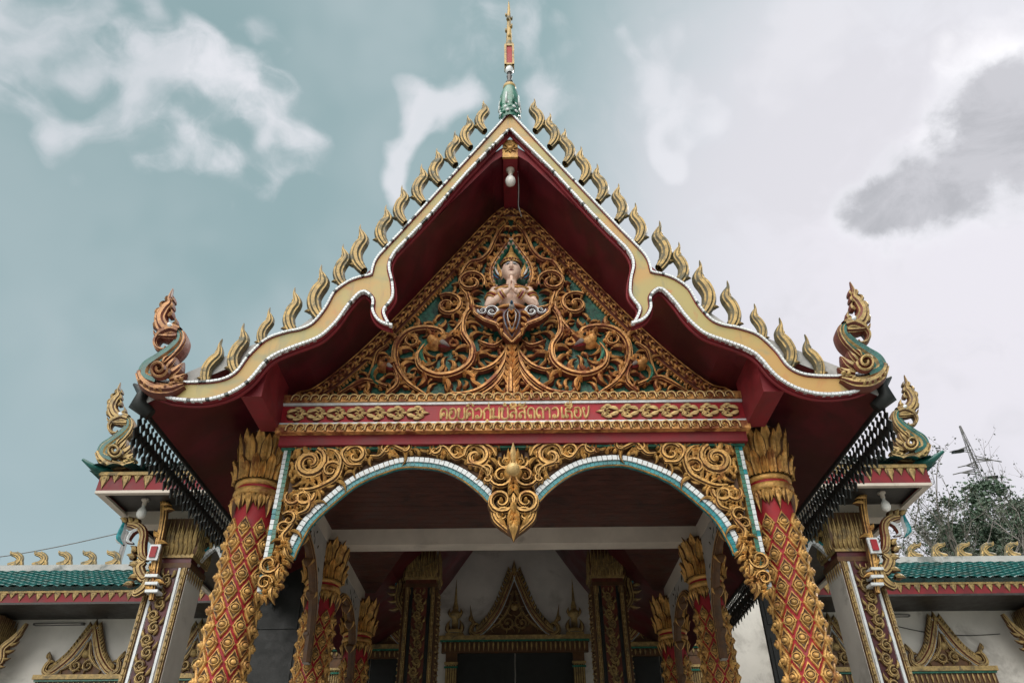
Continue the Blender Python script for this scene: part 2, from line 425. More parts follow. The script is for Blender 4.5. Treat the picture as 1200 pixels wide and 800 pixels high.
# ================================================================ entrance porch
YB, YT, YL, YS = 4.95, 5.80, 5.60, 5.72       # bargeboard, tympanum, lintel and arch screen planes
porch = thing('entrance_porch', (0, 6, 0), 'ornate gabled entrance porch with yellow bargeboards, maroon eaves and carved gold gable', 'porch')
c2 = lambda pts: [(140+x/3.3333, 300+y/3.3333) for x, y in pts]
c3 = lambda pts: [(360+x/3.2, 230+y/3.2) for x, y in pts]
outer = PL([(597.5, 131), (551, 182), (507, 230), (470, 270.5), (450.6, 291), (441, 302), (436.5, 311), (434, 322), (421, 324.5), (407, 330), (391, 342), (380, 361), (366, 378), (352, 385),
            (335, 388.5), (311, 397.5), (290, 417), (275, 436.5), (254, 445.5), (215, 447.5), (190, 446), (172, 440)], YB)
inner = PL([(597.5, 152.5), (548.5, 202.5), (504.6, 253), (480, 279), (463, 297), (457, 312), (460.6, 330), (461.5, 347), (456, 357), (450.6, 364), (453, 373), (459, 383),
            (448, 380), (440, 374), (435, 364), (435.5, 352), (430, 345), (422.5, 344), (407, 361), (398, 374), (386, 387), (371, 398), (335, 411.5), (314, 423), (293, 447), (269, 462.5), (239, 470.5), (206, 469.5), (188, 464.5), (170, 456)], YB)
outer[0] = (0, outer[0][1]); inner[0] = (0, inner[0][1])
outer_s = [outer[0]]+outer[1:4]+catmull(outer[3:8], 3)[1:]+catmull(outer[7:], 4)[1:]
hook = 11
inner_s = [inner[0]]+inner[1:3]+catmull(inner[2:hook+1], 4)[1:]+catmull(inner[hook:], 4)[1:]
# soffit line across the porch, from the ridge down to the eave
sof = PL([(578.75, 253), (510, 325), (463, 374), (416, 419), (372, 454), (352, 461)], YT)
eaveX, eaveZ = W(165, 476, 5.05)
sof = [(0, sof[0][1]+.17)]+sof+[(eaveX, eaveZ)]
hk = min(range(len(inner_s)), key=lambda i: math.dist(inner_s[i], inner[hook]))
def sof_z(x):
    x = -abs(x)
    for (x0, z0), (x1, z1) in zip(sof, sof[1:]):
        if x1 <= x <= x0: return z0+(z1-z0)*(x-x0)/(x1-x0)
    return sof[-1][1]
for mr in (1, -1):
    # roof: a slab whose top carries tiles, its underside the maroon soffit
    rf = MB(); prof = [(x*mr, z) for x, z in sof]; top = [(x*mr*1.012, z+.13) for x, z in sof]
    for (a, b) in zip(top, top[1:]):
        rf.quad((a[0], 5.04, a[1]), (b[0], 5.04, b[1]), (b[0], 5.42, b[1]), (a[0], 5.42, a[1]), 1)
        rf.quad((a[0], 5.42, a[1]), (b[0], 5.42, b[1]), (b[0], 13.9, b[1]), (a[0], 13.9, a[1]), 0)
    for (a, b), (c, e) in zip(zip(prof, prof[1:]), zip(top, top[1:])): rf.quad((a[0], 5.04, a[1]), (b[0], 5.04, b[1]), (e[0], 5.04, e[1]), (c[0], 5.04, c[1]), 3 if a[1] > 5.9 else 1)
    a, b = prof[-1], top[-1]; rf.quad((a[0], 5.04, a[1]), (a[0], 11.6, a[1]), (b[0], 11.6, b[1]), (b[0], 5.04, b[1]), 2)
    rf.build('roof', [TEAL, CONC, DARK, REDB], porch)
    s = MB()
    for i, (a, b) in enumerate(zip(prof, prof[1:])):
        s.quad((a[0], 5.045, a[1]), (b[0], 5.045, b[1]), (b[0], 13.85, b[1]), (a[0], 13.85, a[1]))
    s.build('soffit', MAROON, porch)
    # bargeboard with its hooked inner edge
    bb = MB(); F = face_frame(YB, 0, 0, mr)
    bb.prism(F, outer_s+inner_s[::-1], -.09, 0., 0, 1)
    brd = bb.build('bargeboard', [BOARD, REDB], porch)
    tr = MB()
    def pick(i): return 0 if rng.random() > (.02 if mr < 0 else .12) else 1
    mosaic(tr, F, outer_s, 0, .017, -.02, .022, .03, pick); tr.build('mosaic_trim', [MWHITE, MDARK], brd); tr = MB(); mosaic(tr, F, inner_s[:hk+1], -.021, 0, -.02, .022, .03, pick)
    mosaic(tr, F, inner_s[hk:], -.021, 0, -.02, .022, .03, pick)
    tr.build('mosaic_trim', [MWHITE, MDARK], brd)
    ln = MB(); N = normals2(outer_s)
    ribbon(ln, F, [(p[0]+n[0]*.022, p[1]+n[1]*.022) for p, n in zip(outer_s, N)], .004, .010, 0, 0, rich=False)
    cut = hk
    for seg in (inner_s[:cut], inner_s[cut+1:]):
        N = normals2(seg); ribbon(ln, F, [(p[0]-n[0]*.027, p[1]-n[1]*.027) for p, n in zip(seg, N)], .006, .012, 0, 0, rich=False)
        ribbon(ln, F, [(p[0]+n[0]*.008, p[1]+n[1]*.008) for p, n in zip(seg, N)], .01, .02, 0, 0, rich=False, h0=-.06)
    ln.build('edge_moulding', REDB, brd)

# ridge flames along both verges
FLAMES = [((576, 150), (565.8, 117.5)), ((558, 169), (549, 135.5)), ((539.5, 189), (531.6, 154)), ((519, 211), (513, 174)), ((498.5, 233.5), (494, 195)), ((477.6, 257), (472.6, 217)),
          ((454, 283), (450.6, 241)), ((429, 312), (424, 263)), ((402, 331), (403, 288)), ((374, 367), (377, 312)), ((343, 386), (348.5, 336.5)), ((307, 402), (317, 360)), ((274, 433), (287.5, 381)), ((234, 446), (258.5, 397.5))]
def flame_mesh(mb, F):
    sp = catmull([(.03, 0), (-.05, .12), (-.10, .24), (-.115, .40), (-.05, .56), (.055, .70), (.04, .84), (.0, .98), (.015, 1.12)], 4)
    n = len(sp); ws = lerp_list([.09, .11, .13, .145, .15, .13, .085, .03, .002], n)
    ribbon(mb, F, sp, ws, .10, 0, 1, 0, True, True, .35)
    for q, sd, L in ((.12, -1, .16), (.3, -1, .13), (.5, -1, .12), (.62, 1, .12), (.70, 1, .11), (.2, 1, .2), (.42, 1, .12)):
        i = int(q*(n-1)); nx, ny = normals2(sp)[i]; tg = math.atan2(-nx, ny)
        # little barbs pointing up along the edge
        leaf(mb, F, (sp[i][0]+nx*sd*ws[i]*.6, sp[i][1]+ny*sd*ws[i]*.6), tg+sd*.55, L*.8, -sd*.3+sd*(.9 if q == .2 else 0), .04, .06, 0, 1, 0, 5, False, True)
for mr in (1, -1):
    for (b, tp) in FLAMES:
        b = (tp[0]+(.8 if tp[1] < 300 else .6*(b[0]-tp[0])), b[1]); bx, bz = W(*b, 5.02); tx, tz = W(*tp, 5.02)
        L = math.hypot(tx-bx, tz-bz)*1.03*rng.uniform(.96, 1.04); an = math.atan2(tz-bz, tx-bx)-PI/2+rng.uniform(-.05, .05); ca, sa = math.cos(an), math.sin(an)
        def F(u, v, h, bx=bx, bz=bz, L=L, ca=ca, sa=sa): u *= .82; v -= .07; return (mr*(bx+L*(u*ca-v*sa)), 5.02-h*L, bz-.03+L*(u*sa+v*ca))
        m = MB(); flame_mesh(m, F); m.build('roof_flame', [FLAME, FLAMEE], porch)

# spire over the apex
sx, sz = W(597, 128, 5.0)
sp = MB()
zz = lambda py: W(597, py, 5.0)[1]
def hw(px): return px/860/.62*5.0*.80
sp.lathe((0, 5.0, 0), [(hw(12), zz(142)), (hw(14.5), zz(136)), (hw(15), zz(128)), (hw(14.5), zz(118)), (hw(12), zz(110)), (hw(9), zz(105))], 20, 0)
sp.lathe((0, 5.0, 0), [(hw(9), zz(105)), (hw(10), zz(104)), (hw(9.5), zz(102)), (hw(6), zz(101)), (hw(5), zz(99))], 16, 1)
sp.lathe((0, 5.0, 0), [(hw(5), zz(99)), (hw(6), zz(97.5)), (hw(3), zz(94)), (hw(4.5), zz(90)), (hw(3), zz(88.5)), (hw(3), zz(86))], 12, 2)
sp.lathe((0, 5.0, 0), [(hw(4), zz(86)), (hw(6.5), zz(84)), (hw(6), zz(81)), (hw(5.5), zz(80))], 12, 3)
spo = sp.build('spire', [MGREEN, GOLDG, BLACKP, MWHITE], porch)
m = MB()
F = face_frame(5.0)
for k in range(9):   # drops of mirror glass hung round the bell
    a = 2*PI*k/9+.2
    m.tube([(hw(15.5)*math.cos(a), 5+hw(15.5)*math.sin(a), zz(130)), (hw(15)*math.cos(a), 5+hw(15)*math.sin(a), zz(117))], [.016, .006], 5, k % 2)
for r_ in range(7):
    zq = zz(138)+(zz(108)-zz(138))*r_/7; rr_ = hw(14.6)*(1-.012*r_*r_)
    for k in range(14):
        a = 2*PI*(k+.5*(r_ % 2))/14; m.dome(lambda u, v, h: ((rr_+h)*math.cos(a+u/rr_), 5+(rr_+h)*math.sin(a+u/rr_), zq+v), (0, 0), .022, .012, (k+r_) % 2, 6)
m.build('mirror_mosaic', [MWHITE, MGREEN], spo)
m = MB(); m.box(-hw(5.5), hw(5.5), 5-hw(5.5), 5+hw(5.5), zz(78.5), zz(58)); m.build('red_jewel', RED, spo)
m = MB()
for x in (-1, 1):
    for y in (-1, 1): m.box(x*hw(6)-.012, x*hw(6)+.012, 5+y*hw(6)-.012, 5+y*hw(6)+.012, zz(80), zz(57))
m.box(-hw(7), hw(7), 5-hw(7), 5+hw(7), zz(58), zz(56)); m.box(-hw(7), hw(7), 5-hw(7), 5+hw(7), zz(80), zz(78.5)); m.build('jewel_frame', GOLDG, spo)
m = MB(); m.lathe((0, 5.0, 0), [(hw(5), zz(56)), (hw(4.4), zz(48)), (hw(4.6), zz(46)), (hw(3.8), zz(35)), (hw(3), zz(22)), (hw(3.2), zz(20)), (hw(1.8), zz(8)), (hw(.4), zz(1))], 10, 0)
for k in range(10): m.tube([(.03*math.cos(k*2.4), 5+.03*math.sin(k*2.4), zz(54-k*4)), (.045*math.cos(k*2.4), 5+.045*math.sin(k*2.4), zz(50-k*4))], [.02, .004], 5, 0)
m.build('spire_tip', FLAME, spo)

# ridge beam end with gold tile, and the two purlins
zr = sof[0][1]
b = MB(); zb0 = W(597, 181, 5.0)[1]; zb0 = min(zb0, zr-.1)
b.box(-.075, .075, 5.06, 5.79, zb0, zr+.02); rb = b.build('ridge_beam', REDB, porch)
b = MB(); F = face_frame(5.06); z0 = zb0; z1 = W(597, 166, 5.06)[1]
b.box(-.08, .08, 5.035, 5.06, z0+.005, z1); b.dome(face_frame(5.035), (0, (z0+z1)/2), .04, .03, 0)
for k in range(8): leaf(b, face_frame(5.035), (.035*math.cos(k*PI/4), (z0+z1)/2+.035*math.sin(k*PI/4)), k*PI/4, .05, .3, .018, .018, 0, 1)
b.build('gold_tile', [GOLD, BROWN], rb)
for mr in (1, -1):
    b = MB(); x0, zb = W(281.6, 464.5, 5.06); x1, _ = W(306, 464, 5.06)
    ztop = lambda x: sof_z(x)+.03
    b.hexa([(mr*x0, 5.06, zb), (mr*x1, 5.06, zb), (mr*x1, 5.64, zb), (mr*x0, 5.64, zb), (mr*x0, 5.06, ztop(x0)), (mr*x1, 5.06, ztop(x1)), (mr*x1, 5.64, ztop(x1)), (mr*x0, 5.64, ztop(x0))])
    b.build('purlin', REDB, porch)

# eave fringe: dark leaf pendants all along both eaves, and the dark corner tile
for mr in (1, -1):
    m = MB(); y = 5.12; X = (eaveX-.01)*mr
    m.box(min(X, X+.02*mr), max(X, X+.02*mr), 5.04, 11.6, eaveZ-.03, eaveZ+.05)
    k = 0
    while y < 11.5:
        F = lambda u, v, h: (X+h*mr, y+u, eaveZ-.03+v)
        L = .27+.05*(k % 2)
        zq = 0.
        for q, w, l in ((0, .020, .05), (1, .036, .085), (2, .052, .14), (3, .034, .10)):
            m.prism(F, [(0, -zq), (w, -zq-l*.4), (w*.45, -zq-l*.75), (0, -zq-l*1.1), (-w*.45, -zq-l*.75), (-w, -zq-l*.4)], -.006, .006); zq += l*.82*L/.29
        y += .075; k += 1
    m.build('eave_fringe', DARK, porch)
    m = MB(); m.tube([(X+.08*mr, 5.10, eaveZ-.05), (X-.02*mr, 5.06, eaveZ+.02), (X-.0*mr, 5.05, eaveZ+.14), (X+(-.10)*-1*mr*-1, 5.03, eaveZ+.20)], [.05, .075, .06, .01], 8); m.build('corner_tile', DARK, porch)

# ---------------------------------------------------------------- tympanum
F = face_frame(YT+.02)
tri = [(x, z) for x, z in sof[1:]]
base_z = W(599, 467, YT)[1]
half = [(0, tri[0][1]+.12)]+[p for p in tri if p[1] > base_z]
xl = W(336, 470, YT)[0]
field = [(0, half[0][1])]+half[1:]+[(xl, base_z)]
ty = MB(); poly = field+[(-x, z) for x, z in field[::-1][:-1]]
ty.prism(F, poly, -.10, 0., 0)
tymp = ty.build('tympanum', GREENBACK, porch)
slope = [(0, half[0][1]-.02)]+[(p[0], p[1]) for p in half[1:]]+[(xl+.04, base_z+.02)]
bd = MB()
for mr in (1, -1):
    F = face_frame(YT, 0, 0, mr)
    ps = catmull(slope, 8); N = normals2(ps)
    def offp(o): return [(p[0]-n[0]*o*-1, p[1]-n[1]*o*-1) for p, n in zip(ps, N)]
    # slope runs down-left, so +normal points down-right, into the field
    c = offp(.055); ribbon(bd, F, c, .052, .03, 0, 1, -.01)
    ribbon(bd, F, offp(.125), .014, .035, 1, 0, 0, rich=False)
    ribbon(bd, F, offp(.008), .010, .05, 0, 1, 0, rich=False)
    k = 0
    for (x, z) in resample(c, .095):
        bd.dome(F, (x, z), .030, .055, 0, 9, .0); bd.dome(F, (x, z), .016, .03, 1, 7, .05)
        i = min(range(len(c)), key=lambda q: math.dist(c[q], (x, z))); tg = math.atan2(-N[i][0], N[i][1])
        for sd in (1, -1): leaf(bd, F, (x+.03*math.cos(tg), z+.03*math.sin(tg)), tg+sd*1.0, .075, -sd*1.4, .022, .05, 0, 1, .01)
    for (x, z) in resample(offp(.155), .042): bd.dome(F, (x, z), .017, .03, 0, 6, 0)
bd.build('gold_border', [COPPER, BROWNRED], tymp)

def S_(mb, F, ctrl, ws, h, every=.12, L=.14, side=(1, -1), lw=.6, knobs=False): return stem(mb, F, ctrl, [w*.8 for w in ws], h*1.1, every=every*.72, L=L*1.12, side=side, lw=max(lw, .95), knobs=knobs)
cv = MB(); T3 = lambda pts: PL(c3(pts), YT-.03)
figure_gap = PL([(548, 262), (560, 262), (560, 395), (545, 395)], YT)
for mr in (1, -1):
    F = face_frame(YT, 0, 0, mr); S = S_
    S(cv, F, T3([(445, 745), (372, 695), (332, 625), (335, 560), (372, 515), (430, 497), (498, 505), (515, 540)]), [.02, .052, .055, .05, .03], .075, every=.13, L=.17, knobs=True)
    S(cv, F, T3([(440, 560), (414, 605), (430, 650), (490, 676), (560, 665), (610, 625), (618, 570), (585, 515), (590, 455), (616, 415), (604, 368)]), [.035, .05, .055, .05, .045, .035], .085, every=.12, L=.18, knobs=True)
    S(cv, F, T3([(500, 560), (560, 500), (600, 440), (598, 380), (572, 345)]), [.02, .035, .035, .02], .07, every=.13, L=.13)
    spiral(cv, F, T3([(613, 325)])[0], .15, -.4, 1.5, 1, .032, .08, leaves=6)
    S(cv, F, T3([(575, 300), (606, 255), (650, 243), (682, 212), (702, 168), (720, 135), (752, 98)]), [.035, .045, .042, .04, .02], .075, every=.09, L=.15, knobs=True)
    spiral(cv, F, T3([(528, 412)])[0], .155, 2.2, 1.35, -1, .034, .08, leaves=6)
    spiral(cv, F, T3([(395, 545)])[0], .085, 1., 1.2, 1, .02, .06, leaves=4)
    # naga heads inside the scrolls
    for (hx, hy, s) in ((478, 552, 1.), (285, 640, .75)):
        cx, cz = T3([(hx, hy)])[0]; G = lambda u, v, h, cx=cx, cz=cz, s=s: F(cx+u*s, cz+v*s, h)
        cv.dome(G, (0, 0), .085, .11, 0, 12, 0, .07); cv.dome(G, (-.03, .01), .045, .05, 0, 10, .085)
        leaf(cv, G, (.03, .02), .2, .20, .9, .05, .11, 0, 1); leaf(cv, G, (.03, -.035), -.5, .15, .9, .035, .09, 2, 1); leaf(cv, G, (.05, -.01), -.1, .10, -.2, .016, .12, 3, 3)
        cv.dome(G, (.045, .045), .018, .03, 4, 7, .095)
        for k in range(5): leaf(cv, G, (-.03+.02*k, .05), 2.1-.25*k, .13, -.8, .032, .08, 0, 1)
        leaf(cv, G, (.19, .07), 1.4, .10, 1.8, .025, .08, 0, 1)
        ribbon(cv, G, catmull([(-.07, .02), (-.13, -.08), (-.11, -.2), (-.03, -.27)], 6), [.05, .045, .04, .03], .08, 5, 0, rich=False)
    S(cv, F, T3([(300, 742), (338, 705), (330, 655), (300, 632)]), [.03, .04, .035, .02], .07, every=.12, L=.13)
    S(cv, F, T3([(105, 748), (180, 705), (225, 690), (300, 715)]), [.02, .04, .04, .03], .06, every=.11, L=.13)
    S(cv, F, T3([(225, 690), (245, 650), (262, 590), (300, 560)]), [.025, .035, .03, .02], .065, every=.11, L=.13)
    # peacock-like plumes sweeping down from the figure
    S(cv, F, T3([(748, 545), (738, 625), (695, 690), (625, 735), (530, 742)]), [.025, .04, .045, .04, .02], .075, every=.12, L=.2, side=(1, 1, -1), lw=.8)
    S(cv, F, T3([(750, 560), (728, 605), (690, 640), (640, 655), (610, 640)]), [.02, .035, .038, .03, .01], .07, every=.11, L=.17, lw=.8)
    S(cv, F, T3([(752, 600), (735, 665), (700, 715), (650, 745)]), [.02, .03, .035, .02], .065, every=.1, L=.15, lw=.8)
    S(cv, F, T3([(735, 540), (700, 565), (660, 555), (640, 540)]), [.02, .035, .03, .01], .075, every=.1, L=.12)
    av = [(T3([(478, 552)])[0], .12), (T3([(750, 330)])[0], .42), (T3([(755, 230)])[0], .3)]
    reg = [(p[0]*.86, half[0][1]-.33+(p[1]-half[0][1])*.93) for p in field[:-1]]+[(xl*.86, base_z+.03), (0, base_z+.03)]
    fill(cv, F, reg, 78, .13, .028, .045, h0=-.01, avoid=av, seed=4)
cv.build('scroll_carving', [COPPER, BROWNRED, REDB, MWHITE, BLACKP, MGREEN], tymp)
# central plume below the figure
pm = MB(); F = face_frame(YT)
for k in range(8):
    x, z = W(598.3, 462-k*8.2, YT-.05); z -= .0
    w = [.13, .15, .16, .14, .13, .11, .09, .07][k]
    for sd in (1, -1):
        leaf(pm, F, (0, z), PI/2+sd*-.85, w*1.25, sd*1.0, .036, .06+.008*k, 0, 1, .02); leaf(pm, F, (0, z+.02), PI/2+sd*-.35, w, sd*.5, .03, .07+.008*k, 0, 1, .02)
ribbon(pm, F, [W(598.3, 465, YT), W(598.3, 395, YT)], [.05, .02], .09, 0, 1, .02)
pm.build('central_plume', [COPPER, BROWNRED], tymp)
# leafy halo behind the head
hl = MB()
hp = [W(598.5, 277, YT-.05), W(610, 292, YT-.05), W(622, 310, YT-.05), W(623.5, 326, YT-.05), W(615, 341, YT-.05)]
hp[0] = (0, hp[0][1]); hp = [(abs(x), z) for x, z in hp]
for mr in (1, -1):
    F = face_frame(YT-.01, 0, 0, mr); ps = catmull(hp, 6)
    ribbon(hl, F, ps, [.02, .035, .04, .04, .03], .05, 0, 1)
    N = normals2(ps)
    for i in range(1, len(ps), 2):
        tg = math.atan2(-N[i][0], N[i][1]); leaf(hl, F, ps[i], tg+PI-.9, .10, .5, .03, .06, 0, 1, .01)
        hl.dome(F, (ps[i][0]-.03, ps[i][1]), .02, .05, 3, 6)
    ribbon(hl, F, [(x*.8, z-.02) for x, z in ps], .03, .03, 2, 2, 0, rich=False)
hl.build('halo', [COPPER, BROWNRED, MGREEN, SKIN], tymp)

# ---------------------------------------------------------------- lintel with lettering
li = MB()
z = lambda py: W(599.7, py, YL)[1]
xe = -W(335, 480, YL)[0]
Yb = 5.86
li.box(-xe-.03, xe+.03, YL-.03, Yb, z(470.5), z(462.5), 0)             # upper gold band
li.box(-xe-.04, xe+.04, YL-.015, Yb, z(473.5), z(470.5)-.002, 2)       # white line
li.box(-xe-.03, xe+.03, YL, Yb, z(493.5), z(473.5)-.002, 1)            # red name band
li.box(-xe-.05, xe+.05, YL-.015, Yb, z(496.3), z(493.5)-.002, 2)
li.box(-xe-.05, xe+.05, YL-.03, Yb, z(505.5), z(496.3)-.002, 0)
li.box(-xe-.02, xe+.02, YL+.03, YS, z(517), z(505.5)-.002, 3)
li.box(-xe, xe, YL+.07, YS, z(519.5), z(517)-.002, 4)
lint = li.build('lintel', [COPPER, RED, MWHITE, REDB, MGREEN], porch)
for (pa, pb) in ((470.5, 462.5), (505.5, 496.3)):
    ob = MB(); z0, z1 = z(pa), z(pb); zm = (z0+z1)/2; hh = (z1-z0)/2
    st = .0855; n = int(xe/st)
    for k in range(-n, n):
        x = (k+.5)*st; F = face_frame(YL-.03, x, zm, 1 if k < 0 else -1)
        ob.dome(F, (0, -.002), hh*.42, .03, 0, 8); ob.dome(F, (0, -.002), hh*.22, .016, 1, 6, .025)
        ribbon(ob, F, catmull([(-.040, -hh*.85), (-.034, hh*.2), (-.01, hh*.85), (.026, hh*.55), (.03, -.1*hh), (.014, -hh*.6)], 3), [.012, .013, .010, .006], .022, 2, 1, rich=False)
        ob.box(x-.041, x-.037, YL-.034, YL-.03, z0+.004, z1-.004, 1)
    ob.build('band_ornament', [GOLD, BROWNRED, GOLDL], lint)
zm = (z(493.5)+z(473.5))/2
for mr in (1, -1):
    ch = MB()
    xa = -W(500, 485, YL)[0]; n = 7; st = (xe-xa)/n*.985
    for k in range(n):
        x = xa+(k+.5)*st; F = face_frame(YL, 0, zm, mr)
        ch.dome(F, (x-.03, 0), .030, .03, 0, 10); ch.dome(F, (x-.03, 0), .014, .015, 1, 8, .027)
        for sd in (1, -1):
            leaf(ch, F, (x+st*.48, sd*.012), PI-sd*.62, st*.62, sd*.9, .034, .035, 0, 1); leaf(ch, F, (x+st*.15, sd*.055), PI-sd*.15, st*.5, sd*.6, .026, .03, 0, 1)
            leaf(ch, F, (x-.02, sd*.02), PI-sd*.9, .055, sd*.8, .022, .03, 0, 1)
        leaf(ch, F, (x-.04, 0), PI, .075, 0, .024, .03, 0, 1)
        for q in range(8): leaf(ch, F, (x-.03+.022*math.cos(q*PI/4), .022*math.sin(q*PI/4)), q*PI/4, .034, .2, .016, .026, 0, 1, 0, 5)
    ch.build('flower_chain', [GOLDL, BROWNRED], lint)

# the name, written in Lao letters as rounded strokes (unit = body height of a letter)
def circ(cx, cy, r=.1): return [(cx+r*math.cos(a*PI/5), cy+r*math.sin(a*PI/5)) for a in range(11)]
GLY = {
 'kho': [circ(.40, .44, .11), [(.31, .36), (.20, .22), (.14, 0)], [(.14, 0), (.10, .55), (.16, .85), (.45, 1.), (.74, .87), (.82, .55), (.82, 0)]],
 'o': [circ(.28, .62, .12), [(.16, .60), (.12, .25), (.30, .02), (.60, .02), (.80, .25), (.80, .75), (.55, 1.), (.18, .92)]],
 'bo': [circ(.18, .88, .11), [(.20, .76), (.20, .04), (.80, .04), (.80, 1.)]],
 'vo': [circ(.30, .16, .13), [(.15, .86), (.45, 1.), (.74, .82), (.78, .45), (.68, .12), (.42, .06)]],
 'ko': [[(.14, 0), (.14, .5), (.04, .66), (.20, .90), (.48, 1.), (.76, .86), (.82, .55), (.82, 0)]],
 'mo': [circ(.14, .88, .1), [(.18, .78), (.18, .25)], circ(.16, .13, .11), [(.27, .12), (.80, .12)], [(.82, 0), (.82, 1.)]],
 'lo': [circ(.26, .18, .12), [(.14, .90), (.45, 1.), (.74, .86), (.80, .5), (.80, 0)], [(.80, .44), (.52, .60), (.22, .48), (.12, .25)]],
 'so': [circ(.26, .18, .12), [(.14, .90), (.45, 1.), (.72, .88), (.80, .5), (.80, 0)], [(.80, .44), (.52, .60), (.22, .48), (.12, .25)], [(.68, .9), (.98, 1.14)]],
 'do': [circ(.36, .16, .12), [(.25, .12), (.12, .35), (.10, .62), (.18, .87), (.45, 1.), (.74, .87), (.82, .55), (.82, 0)]],
 'aa': [[(.10, .82), (.30, 1.), (.55, .84), (.58, .5), (.58, 0)]],
 'e': [[(.20, 1.), (.20, .2)], circ(.30, .13, .11)],
 'ho': [circ(.24, .15, .12), [(.12, .18), (.14, .58), (.50, .62), (.76, .5), (.80, 0)], [(.14, .58), (.14, .85), (.42, .98), (.60, .88), (.84, 1.12)]],
 'ngo': [circ(.20, .86, .11), [(.14, .76), (.30, .08), (.44, .05), (.70, .5), (.80, 1.06)]],
}
MARK = {
 'am': [[(.08, 1.22), (.30, 1.44), (.62, 1.46), (.84, 1.24)], [(.10, 1.22), (.30, 1.25)]],
 'u': [circ(.46, -.22, .08), [(.55, -.20), (.55, -.50)]],
 'tone': [[(.62, 1.16), (.62, 1.50)]],
 'om': [circ(.48, 1.34, .13)],
 'i': [[(.10, 1.18), (.24, 1.42), (.50, 1.47), (.72, 1.38), (.80, 1.18), (.10, 1.18)]],
 'an': [circ(.24, 1.34, .10), [(.30, 1.24), (.58, 1.22), (.86, 1.48)]],
 'ue': [[(.10, 1.18), (.24, 1.42), (.50, 1.47), (.72, 1.38), (.80, 1.18), (.10, 1.18)], [(.62, 1.40), (.62, 1.60)], [(.80, 1.30), (.80, 1.60)]],
}
TEXT = [('kho',), ('o',), ('bo',), ('kho', 'am'), ('vo',), ('ko', 'u', 'tone'), ('mo',), ('bo', 'om'), ('lo', 'i'), ('so', 'an'), ('do',), ('do',), ('aa',), ('vo',), ('e',), ('ho', 'ue'), ('o',), ('ngo',)]
WID = {'aa': .78, 'e': .52, 'so': 1.04}
tot = sum(WID.get(g[0], .98) for g in TEXT)
xA = W(515, 486, YL)[0]; xB = W(692, 482, YL)[0]; zt = W(600, 490.3, YL)[1]; sx_ = (xB-xA)/tot; sy_ = .104
le = MB(); x = xA
for gl in TEXT:
    for stroke in GLY[gl[0]]+[s_ for mk in gl[1:] for s_ in MARK[mk]]:
        pts = [(x+u*sx_, zt+v*sy_) for u, v in (catmull(stroke, 3) if len(stroke) > 3 and len(stroke) != 11 else stroke)]
        ribbon(le, face_frame(YL), pts, .0098, .018, 0, 0, 0, rich=False)
        for q in (pts[0], pts[-1]): le.dome(face_frame(YL), q, .0098, .018, 0, 6)
    x += WID.get(gl[0], .98)*sx_
le.build('lettering', GOLDL, lint)

# ---------------------------------------------------------------- arch screen between the front columns
SX = lambda pts: PL(pts, YS)
arch = SX([(333, 652), (338.7, 638), (355, 610), (380.7, 584.7), (413, 559.5), (450.7, 543), (478.7, 537), (516, 540), (544, 551), (567.3, 568), (580, 581)])
arch = catmull(arch, 5)
ztop = W(599.7, 520, YS)[1]; xj = W(341, 517, YS)[0]; zj = W(308, 699, YS)[1]
scr = MB()
for mr in (1, -1):     # slim frame that the carving is fixed to: jamb, head and arch rib
    F = face_frame(YS, 0, 0, mr)
    scr.box(min(mr*xj, mr*(xj+.03)), max(mr*xj, mr*(xj+.03)), YS-.03, YS+.05, zj, ztop, 0)
    N = normals2(arch)
    scr.prism(F, arch+[(p[0]+n[0]*-.06, p[1]+n[1]*-.06) for p, n in zip(arch, N)][::-1], -.05, .0, 0)
scr.box(xj, -xj, YS-.02, YS+.05, ztop-.02, ztop+.06, 0)
screen = scr.build('arch_screen', [GOLD], porch)
for mr in (1, -1):
    tr = MB(); F = face_frame(YS, 0, 0, mr)
    mosaic(tr, F, arch, -.042, .0, -.03, .028, .045, lambda i: 0)
    mosaic(tr, F, arch, -.078, -.044, -.05, .012, .04, lambda i: 1, .06)
    ribbon(tr, F, [(p[0]-n[0]*.083, p[1]-n[1]*.083) for p, n in zip(arch, normals2(arch))], .006, .012, 3, 3, 0, rich=False)
    jp = [(xj-.005, ztop-.01), (xj-.005, zj)]
    jl = [(xj-.005, ztop-.01-(ztop-zj)*k/30) for k in range(31)]
    mosaic(tr, F, jl, -.03, .0, -.03, .034, .045, lambda i: 0 if rng.random() > .15 else 1); mosaic(tr, F, jl, .002, .034, -.03, .036, .04, lambda i: 2)
    tr.build('mosaic_trim', [MWHITE, MTEAL, MGREEN, GOLD], screen)
G5 = lambda x, y: (330+x/5.927, 505+y/5.927); G6 = lambda x, y: (500+x/5.925, 505+y/5.925)
spir = [((205, 235), 21, 1.2, 1.75, -1), ((352, 290), 12, 0.5, 1.3, 1), ((95, 480), 11, 2.5, 1.3, 1), ((165, 470), 13, .3, 1.2, -1), ((520, 190), 14, 2.6, 1.4, -1), ((60, 630), 10, 2.5, 1.3, -1), ((735, 145), 9, .4, 1.3, 1), ((860, 140), 8, 2.4, 1.3, -1), ((20, 690), 8, .5, 1.2, 1)]
spir2 = [((60, 150), 10, 2.4, 1.4, -1), ((200, 165), 10, .4, 1.3, 1), ((345, 195), 17, 2.2, 1.6, -1), ((405, 290), 9, 5., 1.2, 1), ((420, 350), 6, 1., 1.2, -1)]
region = [(p[0]+n[0]*.02, p[1]+n[1]*.02) for p, n in zip(arch, normals2(arch))]
region = [(xj+.05, region[0][1]-.1)]+region+[(-.10, region[-1][1]), (-.10, ztop-.01), (xj+.05, ztop-.01)]
